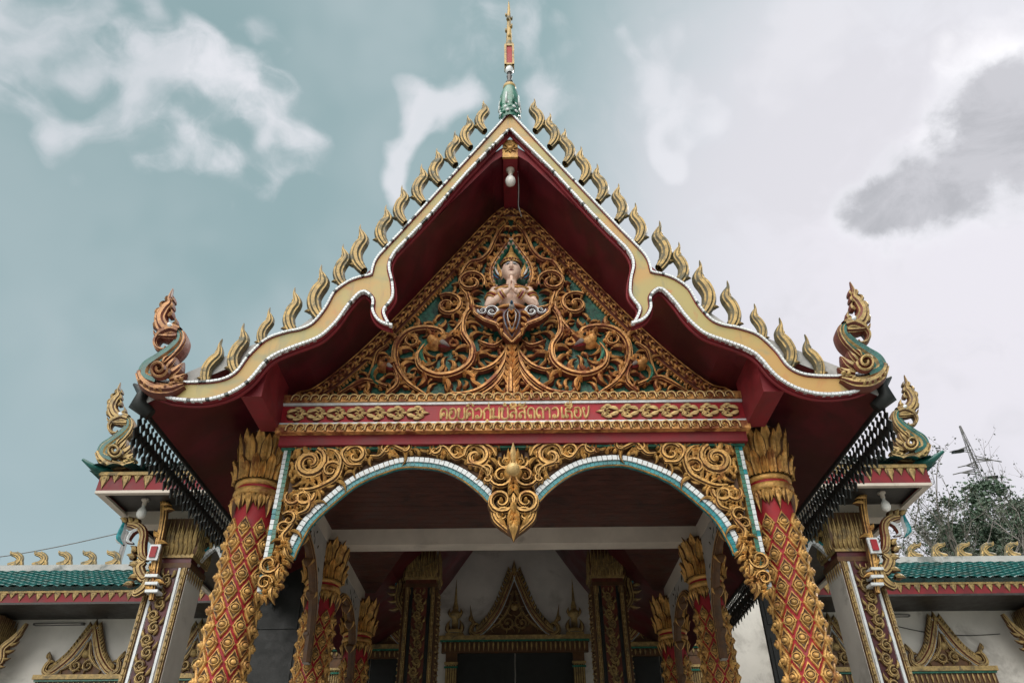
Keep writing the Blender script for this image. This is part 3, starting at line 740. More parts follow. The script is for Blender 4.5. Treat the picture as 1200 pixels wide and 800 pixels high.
for mr in (1, -1):
    ac = MB(); F = face_frame(YS-.005, 0, 0, mr); cs = []
    for G, L in ((G5, spir), (G6, spir2)):
        for (p, r, a0, tn, sg) in L:
            c = W(*G(*p), YS); rr = r/860/.92*YS*.93; cs.append((c, rr*.75))
            spiral(ac, F, c, rr, a0, tn*.8, sg, max(.022, rr*.38), .075, leaves=7, ll=.8)
    ac.prism(F, region, -.03, -.012, 1)
    # running stems
    for pts, w in (([(560, 250), (470, 250), (430, 180), (480, 130), (580, 130)], .03), ([(620, 190), (690, 190), (760, 120), (850, 150), (900, 120)], .026), ([(130, 420), (220, 420), (320, 380), (390, 330), (420, 230), (380, 160), (320, 140)], .035), ([(30, 800), (20, 740), (60, 690), (110, 620)], .028), ([(120, 590), (190, 560), (205, 480), (150, 420)], .028)):
        stem(ac, F, [W(*G5(*q), YS) for q in pts], [w*.6, w, w, w*.5], .075, every=.085, L=.15, lw=.9, h0=0)
    for pts, w in (([(20, 180), (120, 130), (200, 210), (270, 180)], .024), ([(260, 190), (290, 130), (380, 110), (450, 140), (480, 190)], .034), ([(280, 240), (370, 260), (420, 300), (425, 370)], .028)):
        stem(ac, F, [W(*G6(*q), YS) for q in pts], [w*.6, w, w, w*.5], .075, every=.085, L=.14, lw=.9, h0=0)
    # upright flame at the corner
    leaf(ac, F, W(*G5(190, 190), YS), 2.2, .22, -1.1, .04, .07)
    leaf(ac, F, W(*G5(120, 190), YS), 1.9, .12, -.8, .03, .06)
    fill(ac, F, region, 95, .125, .026, .055, avoid=cs, seed=9)
    # leafy foot of the jamb
    foot = [W(*q, YS) for q in ((340, 634), (346, 650), (338, 668), (332, 690), (318, 706), (308, 704), (313, 680), (320, 655), (328, 636))]
    fill(ac, F, foot, 34, .09, .022, .07, h0=.01, seed=3)
    for q, a in (((336, 645), 4.9), ((330, 668), 4.5), ((322, 690), 4.5)): leaf(ac, F, W(*q, YS), a, .14, .9, .03, .08, 0, 1, .015, 8, True)
    spiral(ac, F, W(318, 664, YS), .08, 0, 1.3, -1, .026, .09, leaves=4)
    spiral(ac, F, W(313, 686, YS), .06, 0, 1.3, 1, .02, .09, leaves=4)
    ac.build('scroll_carving', [GOLD, BROWN], screen)
pd = MB(); P6 = lambda x, y: (lambda q: (q[0], q[1]))(W(*G6(x, y), YS-.06))
pc = P6(580, 400)[0]
for mr in (1, -1):
    F = lambda u, v, h, mr=mr: (mr*(u-pc), YS-.04-h, v)
    S2 = lambda pts: [P6(*q) for q in pts]
    hpath = S2([(580, 740), (530, 690), (460, 625), (440, 560), (425, 510), (440, 465), (490, 445), (545, 465), (580, 500)])
    pd.prism(F, catmull(hpath, 4)+[P6(580, 500)], -.05, .02, 1)
    ribbon(pd, F, catmull(hpath[:-1], 5), [.01, .03, .035, .03, .03, .03, .02], .07, 0, 1, .01)
    spiral(pd, F, P6(495, 505), .115, .5, 1.6, -1, .032, .10, leaves=0, h0=.02)
    spiral(pd, F, P6(505, 600), .07, -.6, 1.3, 1, .024, .08, leaves=3, h0=.02)
    for y, L in ((620, .16), (660, .13), (700, .10)): leaf(pd, F, P6(580, y-60), -PI/2-.55, L, .5, .034, .11, 0, 1, .03)
    leaf(pd, F, P6(470, 580), -1.2, .2, .35, .04, .08, 0, 1, .02)
    # flower above
    spiral(pd, F, P6(500, 335), .10, 3.6, 1.4, 1, .028, .11, leaves=3, h0=.01)
    spiral(pd, F, P6(525, 240), .06, 3.0, 1.3, 1, .022, .10, leaves=3, h0=.01)
    leaf(pd, F, P6(565, 290), 2.3, .20, -.9, .04, .10, 0, 1, .01); leaf(pd, F, P6(470, 250), 1.9, .14, 1.0, .03, .08)
    leaf(pd, F, P6(560, 260), 1.8, .20, -.3, .035, .11, 0, 1, .01)
    for y in (365, 395, 425): leaf(pd, F, P6(580, y), -PI/2-.75, .11, .55, .03, .11, 0, 1, .03)
    pd.prism(F, S2([(580, 110), (545, 200), (470, 240), (450, 330), (480, 400), (540, 440), (580, 470)]), -.05, .0, 1)
F = lambda u, v, h: (u-pc, YS-.04-h, v)
leaf(pd, F, P6(580, 250), PI/2, .24, 0, .045, .12, 2, 0, .02)
pd.dome(F, P6(578, 305), .085, .10, 0, 16, .05); pd.dome(F, P6(578, 305), .058, .08, 2, 16, .12)
leaf(pd, F, P6(580, 640), -PI/2, .17, 0, .07, .09, 0, 1, .04); leaf(pd, F, P6(580, 520), -PI/2, .16, 0, .05, .12, 0, 1, .04)
pd.build('carved_pendant', [GOLD, BROWN, GOLDL], screen)

# ---------------------------------------------------------------- naga finials at the bargeboard ends
def naga(mb, T, th, slots):
    """naga in its own outline units; T maps outline -> local plane point, slots: gold, groove, teal, eye"""
    g, e, tl, w = slots
    F = lambda u, v, h: T(u, v, h)
    R2 = lambda pts, ws, h, a=g, b=e, n=6, h0=0, rich=True: ribbon(mb, F, catmull(pts, n), ws, h*th, a, b, h0*th, rich, True)
    R2([(252, 505), (200, 525), (140, 522), (100, 495), (82, 460)], [10, 24, 30, 30, 22], 1.05)
    R2([(150, 500), (105, 478), (112, 440), (150, 408), (200, 372), (232, 340), (236, 312), (220, 292)], [34, 36, 30, 24, 22, 22, 20, 14], 1., tl, g)
    R2([(250, 300), (258, 330), (242, 368), (206, 405), (165, 435)], [7, 11, 12, 10, 6], .9)
    # jaw, trunk-like snout
    R2([(235, 300), (205, 292), (172, 302), (150, 318), (140, 340), (150, 362), (172, 366), (178, 352)], [22, 26, 20, 13, 11, 10, 7, 3], 1.)
    R2([(230, 322), (200, 322), (165, 318), (140, 310), (132, 290)], [14, 13, 9, 6, 2], .9)
    mb.dome(lambda u, v, h: F(205+u, 285+v, h+th*.9), (0, 0), 10, th*.25, w, 8); mb.dome(lambda u, v, h: F(205+u, 285+v, -h-th*.9), (0, 0), 10, th*.25, w, 8)
    # tall flame crest
    R2([(195, 300), (168, 275), (160, 240), (178, 205), (196, 185), (194, 160), (206, 122)], [30, 32, 27, 20, 15, 8, 1], .8)
    for (x, y, a, L, c, wd) in ((150, 285, 2.2, 45, -1.2, 13), (150, 262, 2.0, 40, -1., 12), (150, 235, 1.8, 42, -.9, 12), (165, 205, 1.7, 36, -.8, 10), (185, 180, 1.8, 28, -.6, 8),
                          (205, 270, .5, 36, 1.3, 12), (190, 235, .6, 36, 1.2, 12), (196, 205, .7, 30, 1., 9), (203, 180, .9, 28, .8, 7), (212, 300, .3, 34, 1.2, 12)):
        ax, ay = x, y
        leaf2 = catmull([(x, y), (x+L*.5*math.cos(a), y-L*.5*math.sin(a)), (x+L*math.cos(a+c*.6), y-L*math.sin(a+c*.6))], 3)
        ribbon(mb, F, leaf2, lerp_list([wd*.6, wd, wd*.6, .3], len(leaf2)), .6*th, g, e, 0, False, True)
    # curled shoulder and flame fins
    n = 26; pts = [(168+38*((1-k/n)*.85+.12)*math.cos(2*PI*1.7*k/n), 462+38*((1-k/n)*.85+.12)*math.sin(2*PI*1.7*k/n)) for k in range(n)]
    ribbon(mb, F, pts, 9, .5*th, g, e, .95*th, False); ribbon(mb, lambda u, v, h: F(u, v, -h), pts, 9, .5*th, g, e, .95*th, False)
    for (x, y, a, L, c, wd) in ((195, 470, .6, 80, .5, 20), (200, 490, .25, 70, .6, 18), (190, 445, .9, 70, .3, 16), (205, 505, .05, 55, .5, 12), (175, 425, 1.1, 45, -.4, 12)):
        lf = catmull([(x, y), (x+L*.5*math.cos(a), y-L*.5*math.sin(a)), (x+L*math.cos(a+c*.4), y-L*math.sin(a+c*.4))], 4)
        ribbon(mb, F, lf, lerp_list([wd*.8, wd, wd*.6, .5], len(lf)), .85*th, g, e, 0, True, True)
    for k in range(9):   # belly scales
        q = k/8; x, y = 88+q*160, 500+36*math.sin(PI*min(1, q*1.1))-q*8
        for s_ in (1, -1): mb.dome(lambda u, v, h: F(x+u, y+v, s_*(h+.7*th)), (0, 0), 9, .35*th, g, 7)
u1 = 1/3.3333
for mr in (1, -1):
    def T(u, v, h, mr=mr):
        x, z = W(140+u*u1, 300+v*u1, YB-.02); return (mr*x, YB+.0-h, z)
    m = MB(); naga(m, T, .085, (0, 1, 2, 3))
    m.build('naga_finial', [GOLDG if mr < 0 else NAGAC, BROWNRED, TEALD, MWHITE], porch)

# ---------------------------------------------------------------- porch ceiling and cream beams
zc = W(599, 620, 8.5)[1]+.02
m = MB()
for k in range(20):      # planks
    y0 = 6.08+k*.125; m.box(-2.2, 2.2, y0, y0+.121, zc, zc+.03)
m.box(-2.2, 2.2, 6.05, 8.6, zc+.032, zc+.05); m.build('plank_ceiling', WOOD, porch)
m = MB(); zb = W(599, 636.5, 8.5)[1]
m.box(-2.3, 2.3, 8.5, 8.72, zb, zc+.06)
for sgn in (1, -1):
    for (a, b) in ((6.06, 8.498), (8.722, 10.9)):
        m.box(min(sgn*2.2, sgn*2.42), max(sgn*2.2, sgn*2.42), a, b, zb, zc+.06)
m.build('cream_beam', CREAM, porch)
for sgn in (1, -1):
    m = MB()
    for k in range(9):
        ya = 8.73+k*.25; yb = ya+.245
        xa = 1.22+(ya-8.73)/(11-8.73)*.85; xb = 1.22+(yb-8.73)/(11-8.73)*.85
        m.hexa([(sgn*2.2, ya, zc), (sgn*xa, ya, zc), (sgn*xb, yb, zc), (sgn*2.2, yb, zc), (sgn*2.2, ya, zc+.04), (sgn*xa, ya, zc+.04), (sgn*xb, yb, zc+.04), (sgn*2.2, yb, zc+.04)])
    m.build('corner_ceiling', WOOD, porch)
# openwork side screens between the columns, grey inside, gilt along the arched edge
for sgn in (1, -1):
    for (ya, yb) in ((6.25, 8.42), (8.86, 10.75)):
        m = MB(); F = lambda u, v, h, sgn=sgn: (sgn*(2.24+h), u, v); L = yb-ya
        zt_ = zb-.003; z_lo = zt_-1.35
        ar = [(ya+.10, z_lo)]+[(ya+.10+(L-.2)*(.5-.5*math.cos(PI*k/16)), z_lo+1.12*math.sin(PI*k/16)**.75) for k in range(1, 16)]+[(yb-.10, z_lo)]
        poly = [(ya, zt_), (ya, z_lo)]+ar+[(yb, z_lo), (yb, zt_)]
        m.prism(F, poly, -.035, .03, 0)
        rr = random.Random(3)
        for k in range(150):
            p = (rr.uniform(ya, yb), rr.uniform(z_lo, zt_))
            if inside(p, poly) and inside((p[0], p[1]-.05), poly) and inside((p[0], p[1]+.05), poly):
                leaf(m, lambda u, v, h: F(u, v, -.036-h), p, rr.uniform(.6, 2.5), .09, rr.uniform(-1, 1), .016, .004, 1, 1, 0, 6)
        ribbon(m, F, [(a, b) for a, b in ar], .04, .05, 2, 3, -.02, True, True)
        for (a, b) in ar[1::2]: leaf(m, lambda u, v, h: F(u, v, h), (a, b), -PI/2+rr.uniform(-.8, .8), .13, .6, .04, .07, 2, 3, 0, 6, False, True)
        m.build('side_screen', [GREYP, MDARK, GOLD, BROWN], porch)
# ================================================================ praying figure on the gable
zw = W(598.5, 364, 5.7)[1]-.03; fy = 5.70
fig_loc = (0, fy, zw)
fig = thing('praying_figure', fig_loc, 'pale painted deity statue with pressed palms at the centre of the carved gable', 'statue')
def ell(bm, c, r, rot=None, seg=20):
    M = Matrix.Translation(c) @ (rot or Matrix.Identity(4)) @ Matrix.Diagonal((*r, 1))
    bmesh.ops.create_uvsphere(bm, u_segments=seg, v_segments=seg//2+2, radius=1, matrix=M)
def capsule(bm, a, b, ra, rb):
    a, b = Vector(a), Vector(b); n = 10
    for k in range(n+1): ell(bm, a.lerp(b, k/n), (ra+(rb-ra)*k/n,)*3, None, 12)
bm = bmesh.new()
ell(bm, (0, .01, .03), (.145, .085, .12)); ell(bm, (0, 0, .16), (.155, .085, .15)); ell(bm, (0, -.005, .25), (.19, .095, .10))
for s in (1, -1):
    ell(bm, (s*.085, -.06, .235), (.085, .045, .06)); ell(bm, (s*.195, .0, .265), (.062, .06, .06))
    capsule(bm, (s*.21, .0, .25), (s*.265, -.05, .055), .055, .045); capsule(bm, (s*.265, -.05, .055), (s*.05, -.155, .155), .044, .030)
    ell(bm, (s*.020, -.175, .205), (.017, .028, .06))
    for k in range(4): capsule(bm, (s*.013, -.195+.016*k, .245), (s*.010, -.19+.014*k, .245+(.075, .095, .10, .085)[k]), .0095, .007)
    capsule(bm, (s*.018, -.20, .20), (s*.012, -.215, .26), .010, .008)
capsule(bm, (0, .0, .30), (0, -.012, .40), .062, .055)
ell(bm, (0, -.015, .535), (.098, .105, .125)); ell(bm, (0, -.045, .475), (.072, .075, .085)); ell(bm, (0, -.09, .425), (.028, .025, .02))
capsule(bm, (0, -.118, .545), (0, -.142, .498), .012, .019); ell(bm, (.014, -.128, .495), (.012, .012, .010)); ell(bm, (-.014, -.128, .495), (.012, .012, .010))
for s in (1, -1): ell(bm, (s*.10, -.005, .52), (.014, .028, .045)); ell(bm, (s*.10, -.0, .465), (.012, .016, .03))
for v in bm.verts:
    if v.co.z < .33: v.co.x *= .88
me = bpy.data.meshes.new('tmp'); bm.to_mesh(me); bm.free()
tmp = bpy.data.objects.new('tmp', me); COL.objects.link(tmp)
md = tmp.modifiers.new('r', 'REMESH'); md.mode = 'VOXEL'; md.voxel_size = .0065; md.use_smooth_shade = True
md2 = tmp.modifiers.new('s', 'SMOOTH'); md2.iterations = 3; md2.factor = .5
dg = bpy.context.evaluated_depsgraph_get(); body_me = bpy.data.meshes.new_from_object(tmp.evaluated_get(dg))
bpy.data.objects.remove(tmp); body_me.name = 'body'; body_me.materials.clear(); body_me.materials.append(SKIN)
for p in body_me.polygons: p.use_smooth = True; p.material_index = 0
body = bpy.data.objects.new('body', body_me); COL.objects.link(body); body.parent = fig; BASE[body.name] = fig_loc
def at_f(mb, name, mats): return mb.build(name, mats, fig, base=(0, 0, 0))
FR = lambda u, v, h: (u, -.118-h, v)
m = MB()
for s in (1, -1):
    ribbon(m, lambda u, v, h: (s*u, -.112+abs(u)*.45-.02*(1-abs(u)*8)-h, v), catmull([(.014, .546), (.036, .560), (.062, .546)], 4), [.003, .010, .013, .010, .003], .012, 1, 0, 0, False)
    m.dome(lambda u, v, h: (s*(.037+u), -.111-h, .549+v), (0, 0), .010, .008, 0, 8)
    ribbon(m, lambda u, v, h: (s*u, -.117+abs(u)*.4-h, v), catmull([(.014, .572), (.038, .585), (.072, .572)], 4), [.004, .007, .002], .008, 0, 0, 0, False)
ribbon(m, lambda u, v, h: (u, -.122+abs(u)*.5-h, v), catmull([(-.032, .462), (-.012, .466), (0, .463), (.012, .466), (.032, .462)], 4), [.001, .006, .008, .006, .001], .012, 2, 2, 0, False)
m.dome(lambda u, v, h: (u, -.122-h, .605+v), (0, 0), .008, .006, 2, 8)
at_f(m, 'face_paint', [BLACKP, MWHITE, REDB])
m = MB()     # tiered crown with hair band and side ear flames
m.lathe((0, -.01, .0), [(.106, .60), (.112, .615), (.108, .635), (.09, .66), (.082, .68), (.086, .69), (.06, .72), (.052, .74), (.055, .75), (.03, .79), (.02, .84), (.004, .90)], 20, 0)
for k in range(12):
    a = PI+PI*(k+.5)/12; m.dome(lambda u, v, h: (.108*math.cos(a)+u, -.01+.108*math.sin(a)-h, .622+v), (0, 0), .014, .014, 1, 6)
for s in (1, -1):
    Fh = lambda u, v, h: (s*u, -.02-h, v)
    leaf(m, Fh, (.105, .44), 1.3, .22, .2, .028, .03, 0, 1, 0, 8, True, True); leaf(m, Fh, (.118, .46), .9, .15, .7, .022, .025, 2, 1, 0, 8, False, True); leaf(m, Fh, (.13, .43), .5, .1, .9, .018, .02, 3, 1, 0, 8, False, True)
at_f(m, 'crown', [GOLD, BROWNRED, MWHITE, BLUE])
m = MB()     # collar, armlets, bracelets
for q in range(3):
    r = [(.125, .098, .315), (.16, .107, .30), (.19, .112, .283)][q]
    m.tube([(r[0]*math.sin(a), -r[1]*math.cos(a), r[2]-.035*math.cos(a)) for a in [(-1.2+2.4*k/16) for k in range(17)]], .013, 6, q % 2)
for s in (1, -1):
    for k in (0, 1, 2):
        p = Vector((s*.198, -.012, .205)).lerp(Vector((s*.211, -.025, .155)), k/2); dv = Vector((s*.055, -.05, -.195)).normalized()
        e1 = dv.orthogonal().normalized(); e2 = dv.cross(e1)
        m.tube([p+(e1*math.cos(a)+e2*math.sin(a))*.056 for a in [2*PI*j/14 for j in range(15)]], .009, 5, 1 if k == 1 else 0)
        p = Vector((s*.110, -.118, .122)).lerp(Vector((s*.075, -.137, .14)), k/2); dv = Vector((-s*.215, -.105, .10)).normalized()
        e1 = dv.orthogonal().normalized(); e2 = dv.cross(e1)
        m.tube([p+(e1*math.cos(a)+e2*math.sin(a))*.040 for a in [2*PI*j/14 for j in range(15)]], .008, 5, 1 if k == 1 else 0)
at_f(m, 'jewellery', [GOLD, REDB])
m = MB()     # flared skirt with white curls and enamel apron
Fs = lambda u, v, h: (u, -.06-h, v)
half_k = [(0, .02), (.16, .02), (.26, .0), (.385, .035), (.36, -.06), (.27, -.14), (.14, -.20), (.08, -.32), (0, -.41)]
for s in (1, -1):
    Fq = lambda u, v, h: (s*u, -.05-h, v)
    m.prism(Fq, half_k, -.08, .02, 1)
    ribbon(m, Fq, half_k[1:], [.012, .02, .012, .02, .024, .024, .02, .01], .04, 0, 1, .01)
    spiral(m, Fq, (.19, -.055), .07, .3, 1.4, 1, .02, .05, 3, 1, 0, .015); spiral(m, Fq, (.285, -.045), .045, .3, 1.3, -1, .015, .05, 3, 1, 0, .015)
    for k in range(4): leaf(m, Fq, (.09, -.06-.07*k), -.3-.25*k, .13-.02*k, -.8, .028, .06, 0, 1, .02)
    ribbon(m, Fq, catmull([(.0, -.37), (.055, -.25), (.075, -.12), (.03, -.03)], 4), [.004, .010, .012, .006], .07, 2, 0, .02)
    ribbon(m, Fq, catmull([(.0, -.30), (.03, -.22), (.04, -.12), (0, -.06)], 4), [.003, .007, .008, .004], .085, 3, 0, .03)
    leaf(m, Fq, (.36, .0), .6, .11, 1., .03, .04)
    for k in range(4): leaf(m, Fq, (0, -.33+.075*k), PI/2-.75, .085, .5, .02, .09, 0, 1, .03)
m.tube([(.165*math.sin(a), .01-.11*math.cos(a), .022) for a in [(-1.4+2.8*k/16) for k in range(17)]], .018, 6, 0)
m.dome(Fs, (0, .01), .03, .07, 3, 12, .02); m.dome(Fs, (0, .01), .016, .04, 2, 10, .085)
at_f(m, 'skirt', [COPPER, BROWNRED, BLUE, MWHITE])

# ================================================================ round columns
def lozenges(mb, F, z0, z1, nround, hwid, hh, per):
    row = 0; z = z0
    SEG = 20
    rings = [(1., 1., 0., -.004), (1., 1., .0, .014), (.90, 0, 0, .024), (.80, 0, 0, .024), (.74, 0, .1, .013), (.70, 0, .6, .013), (.66, 0, 1, .020), (.62, 0, 1, .036), (.50, 0, 1, .040), (.44, 0, 1, .028), (.38, 0, 1, .030), (.32, 0, 1, .044), (.14, 0, 1, .052)]
    while z < z1:
        for k in range(nround):
            u0 = (k+.5*(row % 2))*per; rows = []
            for (sc, _, b, h) in rings:
                rr = []
                for j in range(SEG):
                    a = 2*PI*j/SEG; ca, sa = math.cos(a), math.sin(a)
                    q = 1/((abs(ca)/hwid)**1.25+(abs(sa)/hh)**1.25)**.8
                    q *= 1-.05*abs(math.sin(2*a))+.07*math.cos(12*a)
                    rc = hwid*1.02
                    rr.append(mb.vert(F(u0+ca*(q*(1-b)+rc*b)*sc, z+sa*(q*(1-b)+rc*b)*sc, h)))
                rows.append(rr)
            for i in range(len(rows)-1):
                mi = 1 if i in (3, 4, 8, 9) else 0
                for j in range(SEG): mb.face([rows[i][j], rows[i][(j+1) % SEG], rows[i+1][(j+1) % SEG], rows[i+1][j]], mi, True)
            mb.face(rows[-1], 0)
        z += .131; row += 1
def make_column(loc, label, group):
    c = thing('round_column', loc, label, 'column', group)
    r0 = .168
    cyl = lambda rad: (lambda u, v, h: ((rad+h)*math.sin(u/rad), -(rad+h)*math.cos(u/rad), v))
    B = (0, 0, 0)
    m = MB(); m.lathe(B, [(r0+.12, 0), (r0+.12, .12), (r0+.09, .14), (r0+.10, .22), (r0+.03, .30), (r0, .34), (r0, 4.27)], 40, 0); m.build('shaft', RED, c, base=B)
    m = MB(); n = 9; per = 2*PI*r0/n
    lozenges(m, cyl(r0), .55, 4.05, n, per*.435, .092, per); m.build('lozenge_ornament', [GOLD, BROWN], c, base=B)
    # hanging leaf collar, ring mouldings
    m = MB(); F = cyl(r0)
    for k in range(14):
        u = 2*PI*r0*k/14
        for s in (1, -1): leaf(m, F, (u+s*.012, 4.26), -PI/2+s*.5, .13 if k % 2 else .10, -s*.9, .026, .04, 0, 1, .006)
        leaf(m, F, (u, 4.25), -PI/2, .19 if k % 2 == 0 else .14, 0, .03, .045, 0, 1, .012); m.dome(F, (u, 4.20), .014, .03, 0, 7, .035)
    m.build('leaf_collar', [GOLD, BROWN], c, base=B)
    m = MB(); m.lathe(B, [(r0, 4.25), (.20, 4.255), (.212, 4.285), (.205, 4.315), (.188, 4.32)], 36, 0); m.lathe(B, [(.188, 4.32), (.186, 4.345)], 36, 1)
    m.lathe(B, [(.186, 4.345), (.202, 4.35), (.209, 4.37), (.20, 4.395), (.17, 4.40)], 36, 0); m.build('ring_moulding', [GOLD, RED], c, base=B)
    m = MB()
    rad = lambda v: .178+.055*max(0, (v-4.40)/.5)**1.5
    def FC(u, v, h):
        r = rad(v)+h; return (r*math.sin(u), -r*math.cos(u), v)
    m.lathe(B, [(rad(4.39+.05*k)-.012, 4.39+.05*k) for k in range(10)]+[(.05, 4.85)], 30, 1)
    N = 11
    for layer, (z0, L, off, hh) in enumerate(((4.40, .47, 0., .022), (4.40, .40, .5, .034), (4.39, .22, .0, .05), (4.39, .15, .5, .058))):
        for k in range(N):
            a = 2*PI*(k+off)/N; w = PI/N*(1.02, .92, .75, .6)[layer]; pts = []; ws = []
            tw = .02*math.sin(k*2.3+layer)
            for i in range(9):
                q = i/8; pts.append((a+tw*q*q, z0+L*q)); ws.append(w*(.85, .95, 1, 1, 1, .98, .86, .52, .03)[i])
            rows = []
            for i, ((ua, v), wv) in enumerate(zip(pts, ws)):
                out = (.035 if layer < 2 else .05)*(i/8)**3
                rows.append([m.vert(FC(ua+s*wv, v, hh*.35+out*.8+hp*hh*.8*(1 if i < 8 else .2))) for s, hp in ((-1, 0), (-.7, .8), (-.35, .45), (0, 1.1), (.35, .45), (.7, .8), (1, 0))])
            for i in range(8):
                for j in range(6): m.face([rows[i][j], rows[i][j+1], rows[i+1][j+1], rows[i+1][j]], 1 if j in (0, 5) else 0)
    m.build('lotus_capital', [GOLD, BROWN], c, base=B)
    return c
grp = 'red and gold round columns of the porch'
col0 = make_column((-2.24, 6.0, 0), 'nearest red column with gold lozenges on the left of the porch front', grp)
for x, y, lb in ((2.24, 6.0, 'nearest red column with gold lozenges on the right of the porch front'),
                 (-2.24, 8.62, 'middle red column of the left row, under the left end of the cream beam'),
                 (2.24, 8.62, 'middle red column of the right row, under the right end of the cream beam'),
                 (-2.24, 10.9, 'farthest and darkest red column of the left row, nearest the hall wall'),
                 (2.24, 10.9, 'farthest and darkest red column of the right row, nearest the hall wall')):
    copy_thing(col0, (x, y, 0), lb)

# ================================================================ hall behind the porch
hall = thing('temple_hall', (0, 14, 0), 'white plastered temple hall behind the porch with low teal tiled wings', 'temple')
m = MB(); YW = 13.8
m.box(-4.6, 4.6, YW, YW+.3, 0, 6.9)
for s in (1, -1): m.box(min(s*4.6, s*15), max(s*4.6, s*15), 13.0, 13.3, 0, W(60, 708, 13)[1]+.12); m.box(min(s*4.6, s*4.85), max(s*4.6, s*4.85), 13.3, 13.8, 0, 5.6)
m.box(-4.6, 4.6, YW+.3, 20, 6.7, 6.9)
m.build('wall', WHITE, hall)
def tiled(mb, x0, x1, y0, z0, y1, z1, tile=.2, rows=12, amp=.028):
    """barrel-tiled slope: waves across, a step at every course"""
    nx = int(abs(x1-x0)/tile*6)
    ny = (z1-z0)/math.hypot(y1-y0, z1-z0); nz_ = (y1-y0)/math.hypot(y1-y0, z1-z0)
    prev = None
    for r in range(rows):
        for e in (0, 1):
            q = (r+e)/rows; lift = .03*(1-e)
            row = []
            for i in range(nx+1):
                x = x0+(x1-x0)*i/nx; a = amp*abs(math.sin(PI*(x-x0)/tile))**.8+lift
                row.append(mb.vert((x, y0+(y1-y0)*q-ny*a, z0+(z1-z0)*q+nz_*a)))
            if prev:
                for i in range(nx): mb.face([prev[i], prev[i+1], row[i+1], row[i]], 0, e == 1)
            prev = row
def drips(mb, F, u0, u1, z, big, small, step, mc=0, me=1):
    n = int((u1-u0)/step)
    for k in range(n):
        u = u0+(k+.5)*(u1-u0)/n; L = big if k % 2 == 0 else small
        leaf(mb, F, (u, z), -PI/2, L, 0, step*.42, .02, mc, me, .004); 
        for s in (1, -1): leaf(mb, F, (u+s*step*.1, z), -PI/2+s*.7, L*.6, -s*1.1, step*.2, .018, mc, me, .002)
        mb.dome(F, (u, z-L*.3), step*.16, .03, mc, 6)
zf0 = W(80, 705, 12)[1]; zf1 = W(80, 693, 12)[1]; zr_ = W(80, 670, 13.9)[1]
for s in (1, -1):
    m = MB(); xa, xb = s*4.7, s*14.8
    tiled(m, min(xa, xb), max(xa, xb), 11.9, zf1+.03, 13.9, zr_, .2, 13)
    m.quad((xa, 13.9, zr_), (xb, 13.9, zr_), (xb, 16, zf1), (xa, 16, zf1)); m.build('wing_roof', TEAL, hall)
    m = MB(); m.box(min(xa, xb), max(xa, xb), 12.0, 12.05, zf0, zf1); F = face_frame(12.0)
    fa = m.build('red_fascia', REDB, hall)
    m = MB(); drips(m, F, min(xa, xb), max(xa, xb), zf1-.005, .15, .10, .145); m.box(min(xa, xb), max(xa, xb), 11.975, 12.0, zf1-.02, zf1+.012); m.build('gold_drips', [GOLDG, BROWN], fa)
    m = MB(); m.box(min(xa, xb), max(xa, xb), 12.05, 13.0, zf0+.005, zf0+.03); m.box(min(xa, xb), max(xa, xb), 11.99, 12.052, zf0-.035, zf0-.003); m.build('wing_soffit', DARKWOOD, hall)
    m = MB(); m.box(min(xa, xb), max(xa, xb), 13.8, 14.0, zr_-.05, zr_+.11); m.build('ridge_cap', CONC, hall)
    for k in range(20):
        x = s*(4.9+k*.47); F = lambda u, v, h: (x+u*s, 13.9-h, zr_+.1+v)
        m = MB(); ribbon(m, F, catmull([(.12, 0), (-.02, .06), (-.06, .16), (.03, .24), (.15, .27), (.20, .33)], 4), [.10, .09, .065, .06, .04, .002], .05, 0, 1, 0, True, True)
        ribbon(m, F, catmull([(-.14, 0), (-.10, .10), (-.02, .15), (.04, .12)], 4), [.04, .04, .03, .004], .04, 0, 1, 0, False, True)
        leaf(m, F, (-.03, .14), 2.2, .12, -1.2, .03, .03, 0, 1, 0, 6, False, True); leaf(m, F, (.05, .24), 2., .09, -1.2, .025, .03, 0, 1, 0, 6, False, True)
        m.build('ridge_flame', [FLAME if s < 0 else FLAME, FLAMEE], hall)

